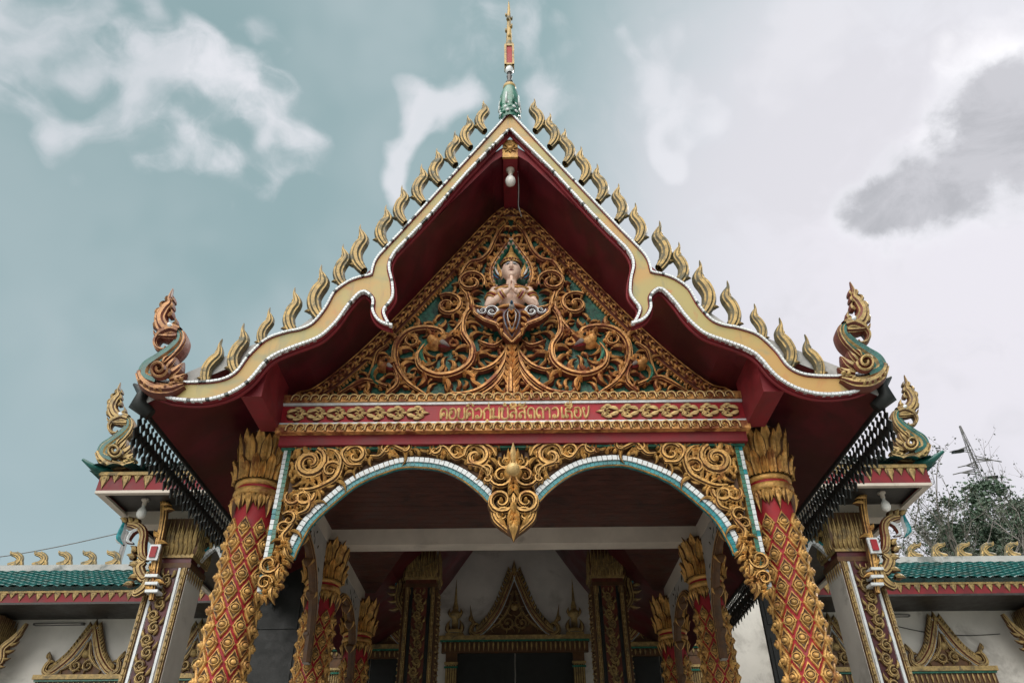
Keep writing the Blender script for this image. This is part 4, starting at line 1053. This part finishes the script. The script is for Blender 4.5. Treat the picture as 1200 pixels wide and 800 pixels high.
def pediment(par, cx, Y, zbase, hw_, h, cyc=6):
    """flame gable over an opening: framed curved triangle, carved field, a naga at each foot"""
    m = MB(); F0 = face_frame(Y)
    side = catmull([(0, h), (hw_*.16, h*.72), (hw_*.40, h*.36), (hw_*.70, h*.11), (hw_*.86, .05*h)], 5)
    for s in (1, -1):
        F = lambda u, v, h_, s=s: (cx+s*u, Y-h_, zbase+v)
        m.prism(F, [(0, 0), (0, h*.9)]+[(x*.92, z*.94) for x, z in side[1:]]+[(hw_*.8, 0)], -.05, .01, 3)
        ribbon(m, F, side, [.05, .075, .08, .075, .05], .07, 0, 2, .0)
        N = normals2(side); ribbon(m, F, [(p[0]+n[0]*-.065, p[1]+n[1]*-.065) for p, n in zip(side, N)][:-2], .014, .05, 4, 4, .0, rich=False)
        for i in range(1, len(side)-1): tg = math.atan2(-N[i][0], N[i][1]); leaf(m, F, (side[i][0]+N[i][0]*.05, side[i][1]+N[i][1]*.05), tg+PI-1.1, .11, .7, .035, .05, 0, 1, .01, 6)
        stem(m, F, [(.02, h*.66), (hw_*.14, h*.38), (hw_*.34, h*.2), (hw_*.62, h*.06)], [.02, .035, .03, .01], .05, 0, 1, .09, .11, h0=.01)
        spiral(m, F, (hw_*.16, h*.18), h*.12, 1, 1.4, s, .024, .05, 0, 1, 4, .01)
        # foot naga
        ribbon(m, F, catmull([(hw_*.72, .05), (hw_*.86, .02), (hw_*.98, .07), (hw_*.97, .16), (hw_*.92, .22), (hw_*.97, .30), (hw_*1.02, .42*h+.05)], 5), [.04, .06, .05, .045, .04, .03, .002], .06, 0, 1, 0)
        leaf(m, F, (hw_*.93, .2), 2.6, .12, 1.3, .035, .05); leaf(m, F, (hw_*.98, .26), .7, .12, 1.2, .03, .05)
    leaf(m, F0, (cx, zbase+h*.9), PI/2, h*.26, 0, .05, .07)
    m.dome(F0, (cx, zbase+h*.42), .07, .06, 0, 10, .01)
    return m.build('flame_pediment', [GOLDG, BROWN, BROWNRED, BROWN, MWHITE], par)
def opening(name, label, cat, cx, Y, ztop, half, zb_, ped_hw, ped_h, zped, lint_hw, group=None):
    zt_ = zped; m = MB()
    m.box(cx-half, cx-.01, Y-.03, Y-.003, zb_, ztop-.003); m.box(cx+.01, cx+half, Y-.03, Y-.003, zb_, ztop-.003)
    for s in (1, -1):
        for k in range(3): m.box(min(cx+s*half*.2, cx+s*half*.85), max(cx+s*half*.2, cx+s*half*.85), Y-.045, Y-.031, zb_+.2+k*(ztop-zb_)/3.1, zb_+(k+.85)*(ztop-zb_)/3.1)
    o = m.build(name, DARKDOOR, hall, label=label)
    m = MB()
    m.box(cx-lint_hw, cx+lint_hw, Y-.16, Y-.003, zt_-.07, zt_, 0); m.box(cx-lint_hw*.97, cx+lint_hw*.97, Y-.13, Y-.003, zt_-.10, zt_-.072, 2)
    m.box(cx-lint_hw*.95, cx+lint_hw*.95, Y-.10, Y-.003, ztop, zt_-.102, 1)
    n = int(lint_hw*2/.09)
    for k in range(n): leaf(m, face_frame(Y-.10), (cx-lint_hw*.93+(k+.5)*lint_hw*1.86/n, zt_-.11), -PI/2, (zt_-.1-ztop)*.9, 0, .03, .03, 0, 1, 0, 6)
    m.build('carved_lintel', [GOLDG, BROWN, MGREEN], o)
    for s in (1, -1):
        m = MB(); xa, xb = sorted((cx+s*half, cx+s*(half+.2))); m.box(xa, xb, Y-.09, Y-.003, zb_, ztop-.003, 1)
        for q in (.1, .3, .5, .7, .9): m.box(xa+.2*q-.012, xa+.2*q+.012, Y-.105, Y-.091, zb_, ztop-.2, 0)
        m.box(xa-.02, xb+.02, Y-.125, Y-.09, ztop-.2, ztop-.16, 0); m.box(xa-.02, xb+.02, Y-.125, Y-.09, ztop-.26, ztop-.23, 2)
        m.build('pilaster', [GOLDG, BROWN, MGREEN], o)
    pediment(o, cx, Y-.06, zt_+.003, ped_hw, ped_h)
    return o
zl = W(598, 746, YW)[1]; zlb = W(598, 765, YW)[1]
dr = opening('door', 'dark double door under the central flame-shaped pediment', 'door', 0, YW, zlb, 1.02, .25, .80, W(598, 668, YW)[1]-zl, zl, 1.37)
for s in (1, -1):   # small spires either side of the door pediment
    m = MB(); cx = s*1.08; Y = YW-.07
    m.box(cx-.16, cx+.16, Y-.06, Y+.06, zl+.003, zl+.05, 0)
    m.lathe((cx, Y, zl), [(.13, .05), (.14, .1), (.06, .13), (.055, .3), (.12, .36), (.09, .42), (.05, .46), (.055, .5), (.03, .6), (.02, .75), (.003, 1.02)], 12, 0)
    for q in (1, -1): leaf(m, face_frame(Y-.03), (cx+q*.1, zl+.05), PI/2-q*.5, .26, q*1.2, .05, .05, 0, 1); leaf(m, face_frame(Y-.03), (cx+q*.1, zl+.36), PI/2-q*.4, .14, q*1., .03, .04, 0, 1)
    m.build('spire_ornament', [GOLDG, BROWN], dr)
zl2 = W(440, 757, YW)[1]; zlb2 = W(440, 772, YW)[1]
opening('window', None, 'window', -2.55, YW, zlb2, .5, 1.4, .68, .95, zl2, .78)
opening('window', None, 'window', 2.55, YW, zlb2, .5, 1.4, .68, .95, zl2, .78)
zl3 = W(98, 792, 13)[1]
for x, lb in ((-7.15, None), (7.15, None), (-5.35, None), (5.35, None)):
    opening('window', lb, 'window', x, 13.0, zl3-.3, .42, 1.2, .62, .78, zl3, .72)

# ================================================================ square pillars
def square_pillar(loc, hw_, ztop_, label, group, dark=False):
    o = thing('square_pillar', loc, label, 'pillar', group); B = (0, 0, 0)
    G, E_, PN, SD = (GOLDG, BROWN, MAROON, WHITE) if not dark else (GOLDG, BROWN, BROWNRED, DARKDOOR)
    zc_ = ztop_-.62
    m = MB(); m.box(-hw_, hw_, -hw_, hw_, 0, zc_, 0); m.build('shaft', SD, o, base=B)
    for nm, rot in (('front', 0), ('side', 1), ('side', 2)):
        if rot and not dark: continue
        m = MB()
        def F(u, v, h, rot=rot):
            x, y = u, -hw_-h
            return (x, y, v) if rot == 0 else ((-y, u, v) if rot == 1 else (y, u, v))
        def bx(u0, u1, h0, h1, z0, z1, mi): m.prism(F, [(u0, z0), (u1, z0), (u1, z1), (u0, z1)], h0, h1, mi)
        bx(-hw_*.46, hw_*.46, .003, .014, .3, zc_, 2)
        for s in (1, -1):
            bx(min(s*hw_*.50, s*hw_*.62), max(s*hw_*.50, s*hw_*.62), .003, .02, .3, zc_, 3)
            ribbon(m, F, [(s*hw_*.83, .3+(zc_-.3)*k/40) for k in range(41)], hw_*.15, .035, 0, 1)
            for k in range(60): m.dome(F, (s*hw_*.83, .35+(zc_-.4)*k/60), hw_*.10, .05, 0, 6)
        zz_ = 2.4; k = 0
        while zz_ < zc_-.05:
            s = 1 if k % 2 else -1
            spiral(m, F, (s*.02, zz_), hw_*.26, s*1.2, 1.4, s, hw_*.09, .045, 0, 1, 3, .012)
            leaf(m, F, (-s*.03, zz_+.05), PI/2+s*.8, .12, -s*1.3, .026, .04, 0, 1, .012); leaf(m, F, (s*.06, zz_+.03), PI/2-s*.9, .11, s*1.3, .026, .04, 0, 1, .012); leaf(m, F, (s*.02, zz_-.05), PI/2+s*1.4, .10, -s*1., .026, .04, 0, 1, .012); zz_ += .13; k += 1
        m.build('carved_panel', [G, E_, PN, MWHITE if not dark else DARK], o, base=B)
    m = MB(); m.box(-hw_*1.08, hw_*1.08, -hw_*1.08, hw_*1.08, zc_+.002, zc_+.06, 1); m.box(-hw_*1.0, hw_*1.0, -hw_*1.0, hw_*1.0, zc_+.06, zc_+.12, 2); m.box(-hw_*1.1, hw_*1.1, -hw_*1.1, hw_*1.1, zc_+.12, zc_+.16, 0)
    m.box(-hw_*.93, hw_*.93, -hw_*.93, hw_*.93, zc_+.16, ztop_-.01, 1)
    for rot in range(4):
        ca, sa = math.cos(rot*PI/2), math.sin(rot*PI/2)
        def F(u, v, h):
            x, y = u, -hw_*(.95+.16*max(0, (v-zc_-.16)/.46)**1.5)-h
            return (x*ca-y*sa, x*sa+y*ca, v)
        for lay, (L, o_) in enumerate(((.46, 0), (.36, .5), (.18, 0))):
            for k in range(9):
                u = hw_*(-1+2*(k+o_)/8.5)
                if abs(u) > hw_*1.03: continue
                leaf(m, F, (u, zc_+.15), PI/2, L, .05*math.sin(k*3), hw_*.14, .03+.01*lay, 0, 1, .008*lay, 7)
        for k in range(7): leaf(m, F, (hw_*(-.9+1.8*k/6), zc_+.0), -PI/2, .16, 0, hw_*.14, .03, 0, 1, 0, 6)
    m.build('lotus_capital', [G, E_, PN], o, base=B)
    return o
zcap = W(208, 607, 8.4)[1]
g2 = 'square pillars of the side porches'
square_pillar((-3.98, 8.6, 0), .225, zcap, 'white and red square pillar with gold carving under the left side porch roof', g2)
square_pillar((3.98, 8.6, 0), .225, zcap, 'white and red square pillar with gold carving under the right side porch roof', g2)
zp = W(497, 648, 11.5)[1]
g3 = 'dark carved pillars at the hall front'
for s, lb in ((-1, 'dark carved square pillar left of the central doorway'), (1, 'dark carved square pillar right of the central doorway')):
    p = square_pillar((s*1.43, 11.5, 0), .235, zp, lb, g3, True)
    m = MB(); F = lambda u, v, h: (s*u, h, v)      # leafy naga bracket on its outer side
    ribbon(m, F, catmull([(.24, zp-.95), (.36, zp-.75), (.34, zp-.5), (.44, zp-.32), (.58, zp-.2)], 5), [.03, .07, .08, .07, .03], .06, 0, 1, 0, True, True)
    for k in range(7): leaf(m, F, (.33+.03*k, zp-.85+.1*k), -.6+.2*k, .18, .9, .04, .05, 0, 1, 0, 7, False, True)
    ribbon(m, F, catmull([(.40, zp-.5), (.55, zp-.35), (.62, zp-.2)], 4), [.02, .03, .01], .07, 2, 2, 0, False, True)
    m.build('naga_bracket', [GOLDG, BROWN, MTEAL], p, base=(0, 0, 0))
for s, lb in ((-1, 'gold topped pillar at the far left end of the white wing wall'), (1, 'gold topped pillar at the far right end of the white wing wall')):
    p = square_pillar((s*8.75, 12.75, 0), .22, zf0-.03, lb, 'pillars along the wing walls', False)
    m = MB(); F = lambda u, v, h: (-s*u, h-.1, v); zq = zf0
    ribbon(m, F, catmull([(.24, zq-.9), (.40, zq-.75), (.36, zq-.55), (.5, zq-.38), (.6, zq-.15)], 5), [.03, .07, .08, .07, .03], .06, 0, 1, 0, True, True)
    for k in range(6): leaf(m, F, (.36+.03*k, zq-.8+.1*k), -.6+.2*k, .16, .9, .04, .05, 0, 1, 0, 7, False, True)
    m.build('naga_bracket', [GOLDG, BROWN], p, base=(0, 0, 0))

# ================================================================ side porches
for s, side in ((-1, 'left'), (1, 'right')):
    Yf = 7.83; z0 = W(109, 574.5, Yf)[1]; z1 = W(109, 555, Yf)[1]; xo = 4.82; xi = 2.55
    so_ = thing('side_porch', (s*4.0, 8.6, 0), f'small teal tiled porch roof with red fascia, {side} of the main porch', 'porch roof')
    S = lambda a, b: (min(s*a, s*b), max(s*a, s*b))
    m = MB(); a, b = S(xo, xi)
    # hip roof: front slope and outer slope
    tiled(m, a-.1, b+.1, Yf-.1, z1+.02, Yf+2.2, z1+.75, .19, 9)
    m.quad((s*(xo+.1), Yf-.1, z1+.0), (s*(xo+.1), 12, z1+.0), (s*(xo-1.2), 12, z1+.74), (s*(xo-1.2), Yf+2.2, z1+.74)); m.build('tiled_roof', TEAL, so_)
    m = MB(); m.tube([(s*(xo+.17), Yf-.18, z1+.10), (s*(xo+.05), Yf-.05, z1+.03), (s*(xo-.3), Yf+.4, z1+.19)], [.015, .05, .05], 8); m.build('hip_tile', TEALD, so_)
    m = MB(); m.hexa([(s*3.95, Yf-.02, z1+.03), (s*xi, Yf-.02, z1+.03), (s*xi, Yf+.4, z1+.12), (s*3.95, Yf+.4, z1+.12), (s*3.95, Yf, z1+.17), (s*xi, Yf, z1+.25), (s*xi, Yf+.4, z1+.3), (s*3.95, Yf+.4, z1+.2)], 0)
    spiral(m, face_frame(Yf-.03), (s*3.72, z1+.30), .12, 0, 1.5, -s, .04, .06, 1, 2, 3); m.build('ridge_cap', [CONC, GOLDG, BROWN], so_)
    m = MB(); m.box(a, b, Yf, Yf+.05, z0, z1); xa, xb = S(xo, xo-.05); m.box(xa, xb, Yf+.05, 12, z0, z1)
    fa = m.build('red_fascia', REDB, so_)
    m = MB(); drips(m, face_frame(Yf), a, b, z1-.002, .20, .12, .125)
    sf = lambda u, v, h: (s*(xo+h), u, v); drips(m, sf, Yf, 11.9, z1-.002, .2, .12, .125); m.box(a-.01, b, Yf-.03, Yf-.001, z1-.03, z1+.01); m.build('gold_drips', [GOLDG, BROWN], fa)
    m = MB()
    m.box(S(xo-.06, xi)[0], S(xo-.06, xi)[1], Yf+.052, 12, z0+.03, z0+.05, 0)
    m.build('soffit', DARKWOOD, so_)
    m = MB(); m.box(a, b, Yf-.004, Yf+.06, z0-.035, z0-.002)
    q0, q1 = S(xo-.05, 2.6); m.box(q0, q1, 8.5, 8.7, z0-.14, z0+.028); r0, r1 = S(3.5, 3.3)
    m.box(r0, r1, Yf+.06, 8.498, z0-.10, z0+.028); r0, r1 = S(xo+.003, xo-.08); m.box(r0, r1, Yf+.06, 12, z0-.03, z0-.002); m.build('cream_beam', CREAM, so_)
    m = MB(); xa, xb = S(3.5, 2.62 if s < 0 else 3.05); m.box(xa, xb, 9.3, 9.36, 0, z0+.02)  # upright dark board in the side bay, wider on the left
    for k in range(4): m.box(xa+.04, xb-.04, 9.285, 9.299, .3+k*1.25, 1.4+k*1.25)
    m.build('dark_panel', DARKDOOR, so_)
    # naga standing on the roof corner
    def T(u, v, h, s=s):
        x, z_ = W(90+(200+(u-165)*1.03-27*(525-v)/403)/4.21, 430+(492-(525-v)*1.03)/4.21, 7.92); return (-s*x, 7.92-h, z_)
    m = MB(); naga(m, T, .075, (0, 1, 2, 3)); m.build('naga_finial', [GOLDG, BROWN, TEALD, MWHITE], so_)
    # carved bracket with jewel and small naga under the eave
    T3b = lambda x, y: (lambda p: (-p[0], p[1]))(W(140+x/6.667, 580+y/6.667, 8.25))
    F = lambda u, v, h, s=s: (s*u, 8.25-h, v)
    br = thing('eave_bracket', (s*4.3, 8.25, zcap-.8), f'gold eave bracket with red jewel and small naga beside the {side} square pillar', 'bracket', 'naga eave brackets')
    m = MB(); P = lambda L: [T3b(*q) for q in L]
    ribbon(m, F, catmull(P([(330, 0), (350, 110), (335, 250), (305, 400), (288, 520), (272, 640), (250, 820)]), 5), [.03, .05, .045, .05, .06, .05, .03], .05, 0, 1, 0, True, True)
    for q, a in (((325, 40), 2.6), ((345, 120), .4), ((320, 330), 2.8), ((300, 380), .3), ((290, 600), 2.9), ((275, 680), .2), ((262, 740), 3.), ((330, 80), .3)): leaf(m, F, T3b(*q), (PI-a), .14, .8, .045, .06, 0, 1, 0, 7, False, True)
    for y in (640, 700, 760): p = T3b(265, y); m.box(min(s*(p[0]-.07), s*(p[0]+.07)), max(s*(p[0]-.07), s*(p[0]+.07)), 8.18, 8.32, p[1]-.015, p[1]+.015, 2)
    m.build('gilt_scroll', [GOLD, BROWN, MWHITE], br)
    m = MB(); p = T3b(290, 465); m.prism(F, [(p[0]-.06, p[1]-.09), (p[0]+.06, p[1]-.09), (p[0]+.06, p[1]+.09), (p[0]-.06, p[1]+.09)], .06, .09, 1); m.prism(F, [(p[0]-.035, p[1]-.062), (p[0]+.035, p[1]-.062), (p[0]+.035, p[1]+.062), (p[0]-.035, p[1]+.062)], .092, .11, 0); m.build('red_jewel', [RED, MWHITE], br)
    m = MB()
    ribbon(m, F, catmull(P([(220, 510), (185, 480), (178, 400), (190, 320), (175, 270), (130, 240), (70, 230)]), 5), [.02, .05, .055, .05, .05, .05, .03], .06, 0, 2, 0, True, True)
    ribbon(m, F, catmull(P([(150, 270), (100, 300), (70, 360), (110, 380)]), 5), [.03, .04, .03, .01], .05, 3, 2, 0, False, True)
    ribbon(m, F, catmull(P([(40, 210), (20, 280), (0, 340), (30, 390)]), 5), [.02, .05, .05, .01], .05, 4, 3, 0, False, True)
    ribbon(m, F, catmull(P([(200, 520), (150, 570), (190, 650), (230, 600)]), 5), [.03, .07, .06, .02], .05, 0, 1, 0, True, True)
    ribbon(m, F, catmull(P([(240, 620), (200, 720), (130, 770), (110, 740)]), 5), [.05, .06, .05, .01], .05, 0, 1, 0, True, True)
    for q, a in (((120, 500), 2.3), ((150, 560), 2.6), ((130, 450), 2.), ((150, 640), 2.9), ((110, 700), 2.8), ((60, 220), 2.2), ((100, 225), 1.9), ((140, 240), 1.7)): leaf(m, F, T3b(*q), PI-a, .13, -.8, .045, .06, 0, 1, 0, 7, False, True)
    m.build('small_naga', [GOLDG, BROWN, BROWNRED, MWHITE, MTEAL], br)
    # carved arch panel between the square pillar and the round column
    pa = MB(); Ya = 8.6
    A = lambda pts: [(-x, z) for x, z in PL(pts, Ya)]
    ap = catmull(A([(214, 690), (222, 672), (235, 654), (253, 640), (262, 652), (268, 668)]), 5)
    reg = A([(212, 694)])+ap+A([(270, 640), (262, 606), (225, 606), (214, 640), (206, 690)])
    Fa = lambda u, v, h, s=s: (s*u, Ya-h, v)
    mosaic(pa, Fa, ap, 0, .04, -.03, .03, .05, lambda i: 2, .08); mosaic(pa, Fa, ap, -.035, -.002, -.04, .02, .05, lambda i: 3, .08)
    fill(pa, Fa, reg, 40, .14, .035, .06, 0, 1, seed=5)
    for q, r in (((232, 628), .12), ((246, 618), .1), ((222, 655), .09), ((214, 675), .07)): spiral(pa, Fa, A([q])[0], r, 1, 1.4, 1, r*.28, .08, 0, 1, 5)
    pa.build('arch_panel', [GOLDG, BROWN, MWHITE, MTEAL], so_)

# ================================================================ light bulbs
def bulb(loc, label, L=.12, tilt=0.):
    o = thing('light_bulb', loc, label, 'light bulb', 'bare bulbs in holders under the eaves'); B = (0, 0, 0)
    m = MB(); m.lathe(B, [(.001, .012), (.045, .012), (.045, -.008), (.026, -.018), (.024, -.065), (.018, -.07)], 14, 0); m.build('bulb_holder', CREAM, o, base=B)
    m = MB(); m.lathe(B, [(.018, -.068), (.022, -.09), (.05, -.135), (.056, -.17), (.046, -.205), (.024, -.226), (.001, -.232)], 16, 0); m.build('glass_globe', BULB, o, base=B)
    return o
bz = zb0
bo = bulb((0, 5.20, bz-.012), 'white bulb hanging from the red ridge beam below the roof apex'); 
m = MB(); m.tube([(.02, 5.2, bz+.0), (.085, 5.26, bz+.03), (.088, 5.5, bz+.015), (.085, 5.72, bz+.0), (.12, 5.77, bz-.12)], .006, 5); m.build('flex_cord', MWHITE, bo)
for s, lb in ((-1, 'white bulb under the left side porch soffit'), (1, 'white bulb under the right side porch soffit')):
    bulb((s*4.38, 8.15, W(109, 574.5, 7.83)[1]+.03-.012), lb)

# tube lamps and a sagging wire on the wing walls
for (pa, pb, py, mr, lb) in ((39, 97, 731, 1, 'thin tube lamp on the left wing wall beside the carved gable'), (1036, 1066, 721, -1, 'short tube lamp on the right wing wall beside the carved gable')):
    xa, za = W(pa, py, 12.93); xb, _ = W(pb, py, 12.93)
    o = thing('tube_lamp', ((xa+xb)/2, 12.93, za), lb, 'lamp', 'tube lamps on the wing walls')
    m = MB(); m.box(xa, xb, 12.955, 12.997, za-.012, za+.03); m.box(xa, xa+.03, 12.91, 12.955, za-.015, za+.015); m.box(xb-.03, xb, 12.91, 12.955, za-.015, za+.015); m.build('batten', STEEL, o)
    m = MB(); m.tube([(xa+.03, 12.93, za), (xb-.03, 12.93, za)], .013, 8); m.build('glass_tube', GREYP, o)
m = MB(); A_, B_ = W(1034, 729, 12.97), W(1172, 742, 12.97)
m.tube([(A_[0]+(B_[0]-A_[0])*k/14, 12.98, A_[1]+(B_[1]-A_[1])*k/14-.10*math.sin(PI*k/14)) for k in range(15)], .007, 4)
tag(m.build('wall_cable', DARK, None, base=(A_[0], 12.98, A_[1])), 'thin dark wire sagging across the white right wing wall', 'wire')

# ================================================================ overhead cable, trees and pylon
m = MB(); A_, B_ = W(-160, 662, 26), W(150, 622, 24)
m.tube([Vector((A_[0], 26, A_[1])).lerp(Vector((B_[0], 24, B_[1])), k/12)-Vector((0, 0, .35*math.sin(PI*k/12))) for k in range(13)], .018, 5)
m.tube([(A_[0], 26, A_[1]-.05), (A_[0], 26, 0)], .09, 6); m.tube([(B_[0], 24, B_[1]-.05), (B_[0], 24, 0)], .09, 6)
cb = m.build('overhead_cable', STEEL, None, base=(A_[0], 26, 0)); tag(cb, 'thin dark overhead cable crossing the sky above the left wing roof', 'cable')

def tube_branch(mb, p, d, L, r, depth, rr, tips, spread=.6, n=4, up=.15):
    pts = [p]; q = Vector(p); dd = Vector(d).normalized()
    for k in range(n):
        dd = (dd+Vector((rr.uniform(-1, 1), rr.uniform(-1, 1), rr.uniform(-.5, 1)*.9))*.16+Vector((0, 0, up*.2))).normalized(); q = q+dd*(L/n); pts.append(q)
    mb.tube(pts, [r*(1-.45*k/n) for k in range(n+1)], 5 if r > .03 else 3, 0, False)
    tips.append((pts[-1], depth)); tips.append((pts[-2], depth))
    if depth > 0:
        for k in range(3 if depth > 1 else 4):
            i = rr.randint(1, n); ax = Vector((rr.uniform(-1, 1), rr.uniform(-1, 1), rr.uniform(-.3, .9)))
            tube_branch(mb, pts[i], (dd+ax*spread*1.5), L*rr.uniform(.5, .75), r*.5, depth-1, rr, tips, spread, n, up)
def tree(x, y, h, label, leafy, seed, crown=None, lm=LEAF, nleaf=0, lsz=.22):
    rr = random.Random(seed); o = thing('leafy_tree' if leafy else 'bare_tree', (x, y, 0), label, 'tree', 'trees behind the right wing')
    m = MB(); tips = []
    m.tube([(x+rr.uniform(-.1, .1)*k*.4, y, h*.5*k/5) for k in range(6)], [h*.022*(1-.10*k) for k in range(6)], 8, 0)
    for k in range(7 if not leafy else 6):
        a = 2*PI*k/6+rr.random(); tube_branch(m, Vector((x, y, h*(.32+.035*k))), Vector((math.cos(a), math.sin(a)*.8, 1.0+rr.random())), h*.28, h*.0075, 4 if not leafy else 3, rr, tips)
    m.build('trunk', BARK, o)
    if nleaf:
        m = MB()
        def lf(c, sz):
            a = Vector((rr.uniform(-1, 1), rr.uniform(-1, 1), rr.uniform(-.6, .6))).normalized(); b = a.orthogonal().normalized(); b.rotate(Matrix.Rotation(rr.uniform(0, 6.3), 3, a)); 
            m.face([m.vert(c-b*sz*.28), m.vert(c+a*sz*.5), m.vert(c+b*sz*.28), m.vert(c-a*sz*.5)])
        clumps = []
        if crown:
            for k in range(crown[4]):
                while True:
                    p = Vector((rr.uniform(-1, 1), rr.uniform(-1, 1), rr.uniform(-1, 1)))
                    if p.length < 1: break
                clumps.append(Vector((crown[0]+p.x*crown[2], y+p.y*crown[2]*.8, crown[1]+p.z*crown[3])))
        else: clumps = [t_[0] for t_ in tips]
        for k in range(nleaf):
            c = rr.choice(clumps); s_ = rr.uniform(.25, 1.0)*(lsz*4.2 if crown else lsz*2.2)
            v = Vector((rr.gauss(0, 1), rr.gauss(0, 1), rr.gauss(0, .8)))*s_*.55
            lf(c+v, lsz*rr.uniform(.6, 1.3))
        m.build('crown', lm, o)
    return o
def at(px, py, Y): x, z_ = W(px, py, Y); return x, z_
YTREE = 40.
x, z_ = at(1160, 640, YTREE); ztp = at(1160, 566, YTREE)[1]
tree(x, YTREE, ztp, 'dense dark green tree behind the right wing roof, below the pylon', True, 11, (x+.3, ztp-3.6, 3.3, 3.4, 60), LEAF, 17000, .22)
x2, _ = at(1095, 640, 37); zt2 = at(1095, 562, 37)[1]
tree(x2, 37, zt2, 'thin half bare tree with sparse leaves just right of the side porch roof', False, 5, None, LEAFD, 7500, .15)
x3, _ = at(1215, 640, 42); zt3 = at(1215, 575, 42)[1]
tree(x3, 42, zt3, 'bare branched tree at the right edge of the picture behind the wing', False, 8, None, LEAFD, 2600, .15)
x4, _ = at(1130, 640, 46); zt4 = at(1130, 585, 46)[1]
tree(x4, 46, zt4, 'leafless twiggy tree standing behind the dense green tree', False, 21, None, LEAFD, 900, .15)

# lattice pylon far behind the trees
YP = 70.; px_, zp0 = at(1124.5, 499, YP); _, zpm = at(1150, 556, YP)
py_ = thing('lattice_pylon', (px_, YP, 0), 'steel lattice pylon with stubby cross arms rising behind the trees on the right', 'pylon')
m = MB(); top = zp0
def leg(k, z): w = .06+(top-z)*.04; return Vector((px_+w*(1, 1, -1, -1)[k], YP+w*(1, -1, -1, 1)[k], z))
zs = [top-1.4*j for j in range(0, 22)]+[0]
for k in range(4): m.tube([leg(k, z_) for z_ in zs], .035, 4)
for a, b in zip(zs, zs[1:]):
    for k in range(4): m.tube([leg(k, a), leg((k+1) % 4, b)], .022, 3)
m.tube([(px_, YP, top), (px_, YP, top-5)], .09, 5); m.build('lattice_mast', STEEL, py_)
for (z_, L, sg) in ((top-3.0, 1.3, -1), (top-4.2, 1.9, 1), (top-5.6, 1.9, -1), (top-4.8, 1.1, -1)):
    m = MB()
    for dz in (0, .5): m.tube([(px_, YP-.3, z_+dz), (px_+sg*L, YP, z_+.1)], .05, 4); m.tube([(px_, YP+.3, z_+dz), (px_+sg*L, YP, z_+.1)], .05, 4)
    m.tube([(px_+sg*L, YP, z_+.1), (px_+sg*(L+.9), YP, z_-.1)], .06, 4); m.build('cross_arm', STEEL, py_)
for (dx, z_) in ((-1.5, top-3.2), (.9, top-6.2)):
    m = MB(); m.hexa([(px_+dx-.5, YP-.5, z_-.3), (px_+dx+.5, YP-.5, z_-.2), (px_+dx+.6, YP+.3, z_+.1), (px_+dx-.4, YP+.3, z_), (px_+dx-.5, YP-.6, z_), (px_+dx+.5, YP-.6, z_+.1), (px_+dx+.6, YP+.2, z_+.4), (px_+dx-.4, YP+.2, z_+.3)]); m.build('antenna_panel', DARK, py_)
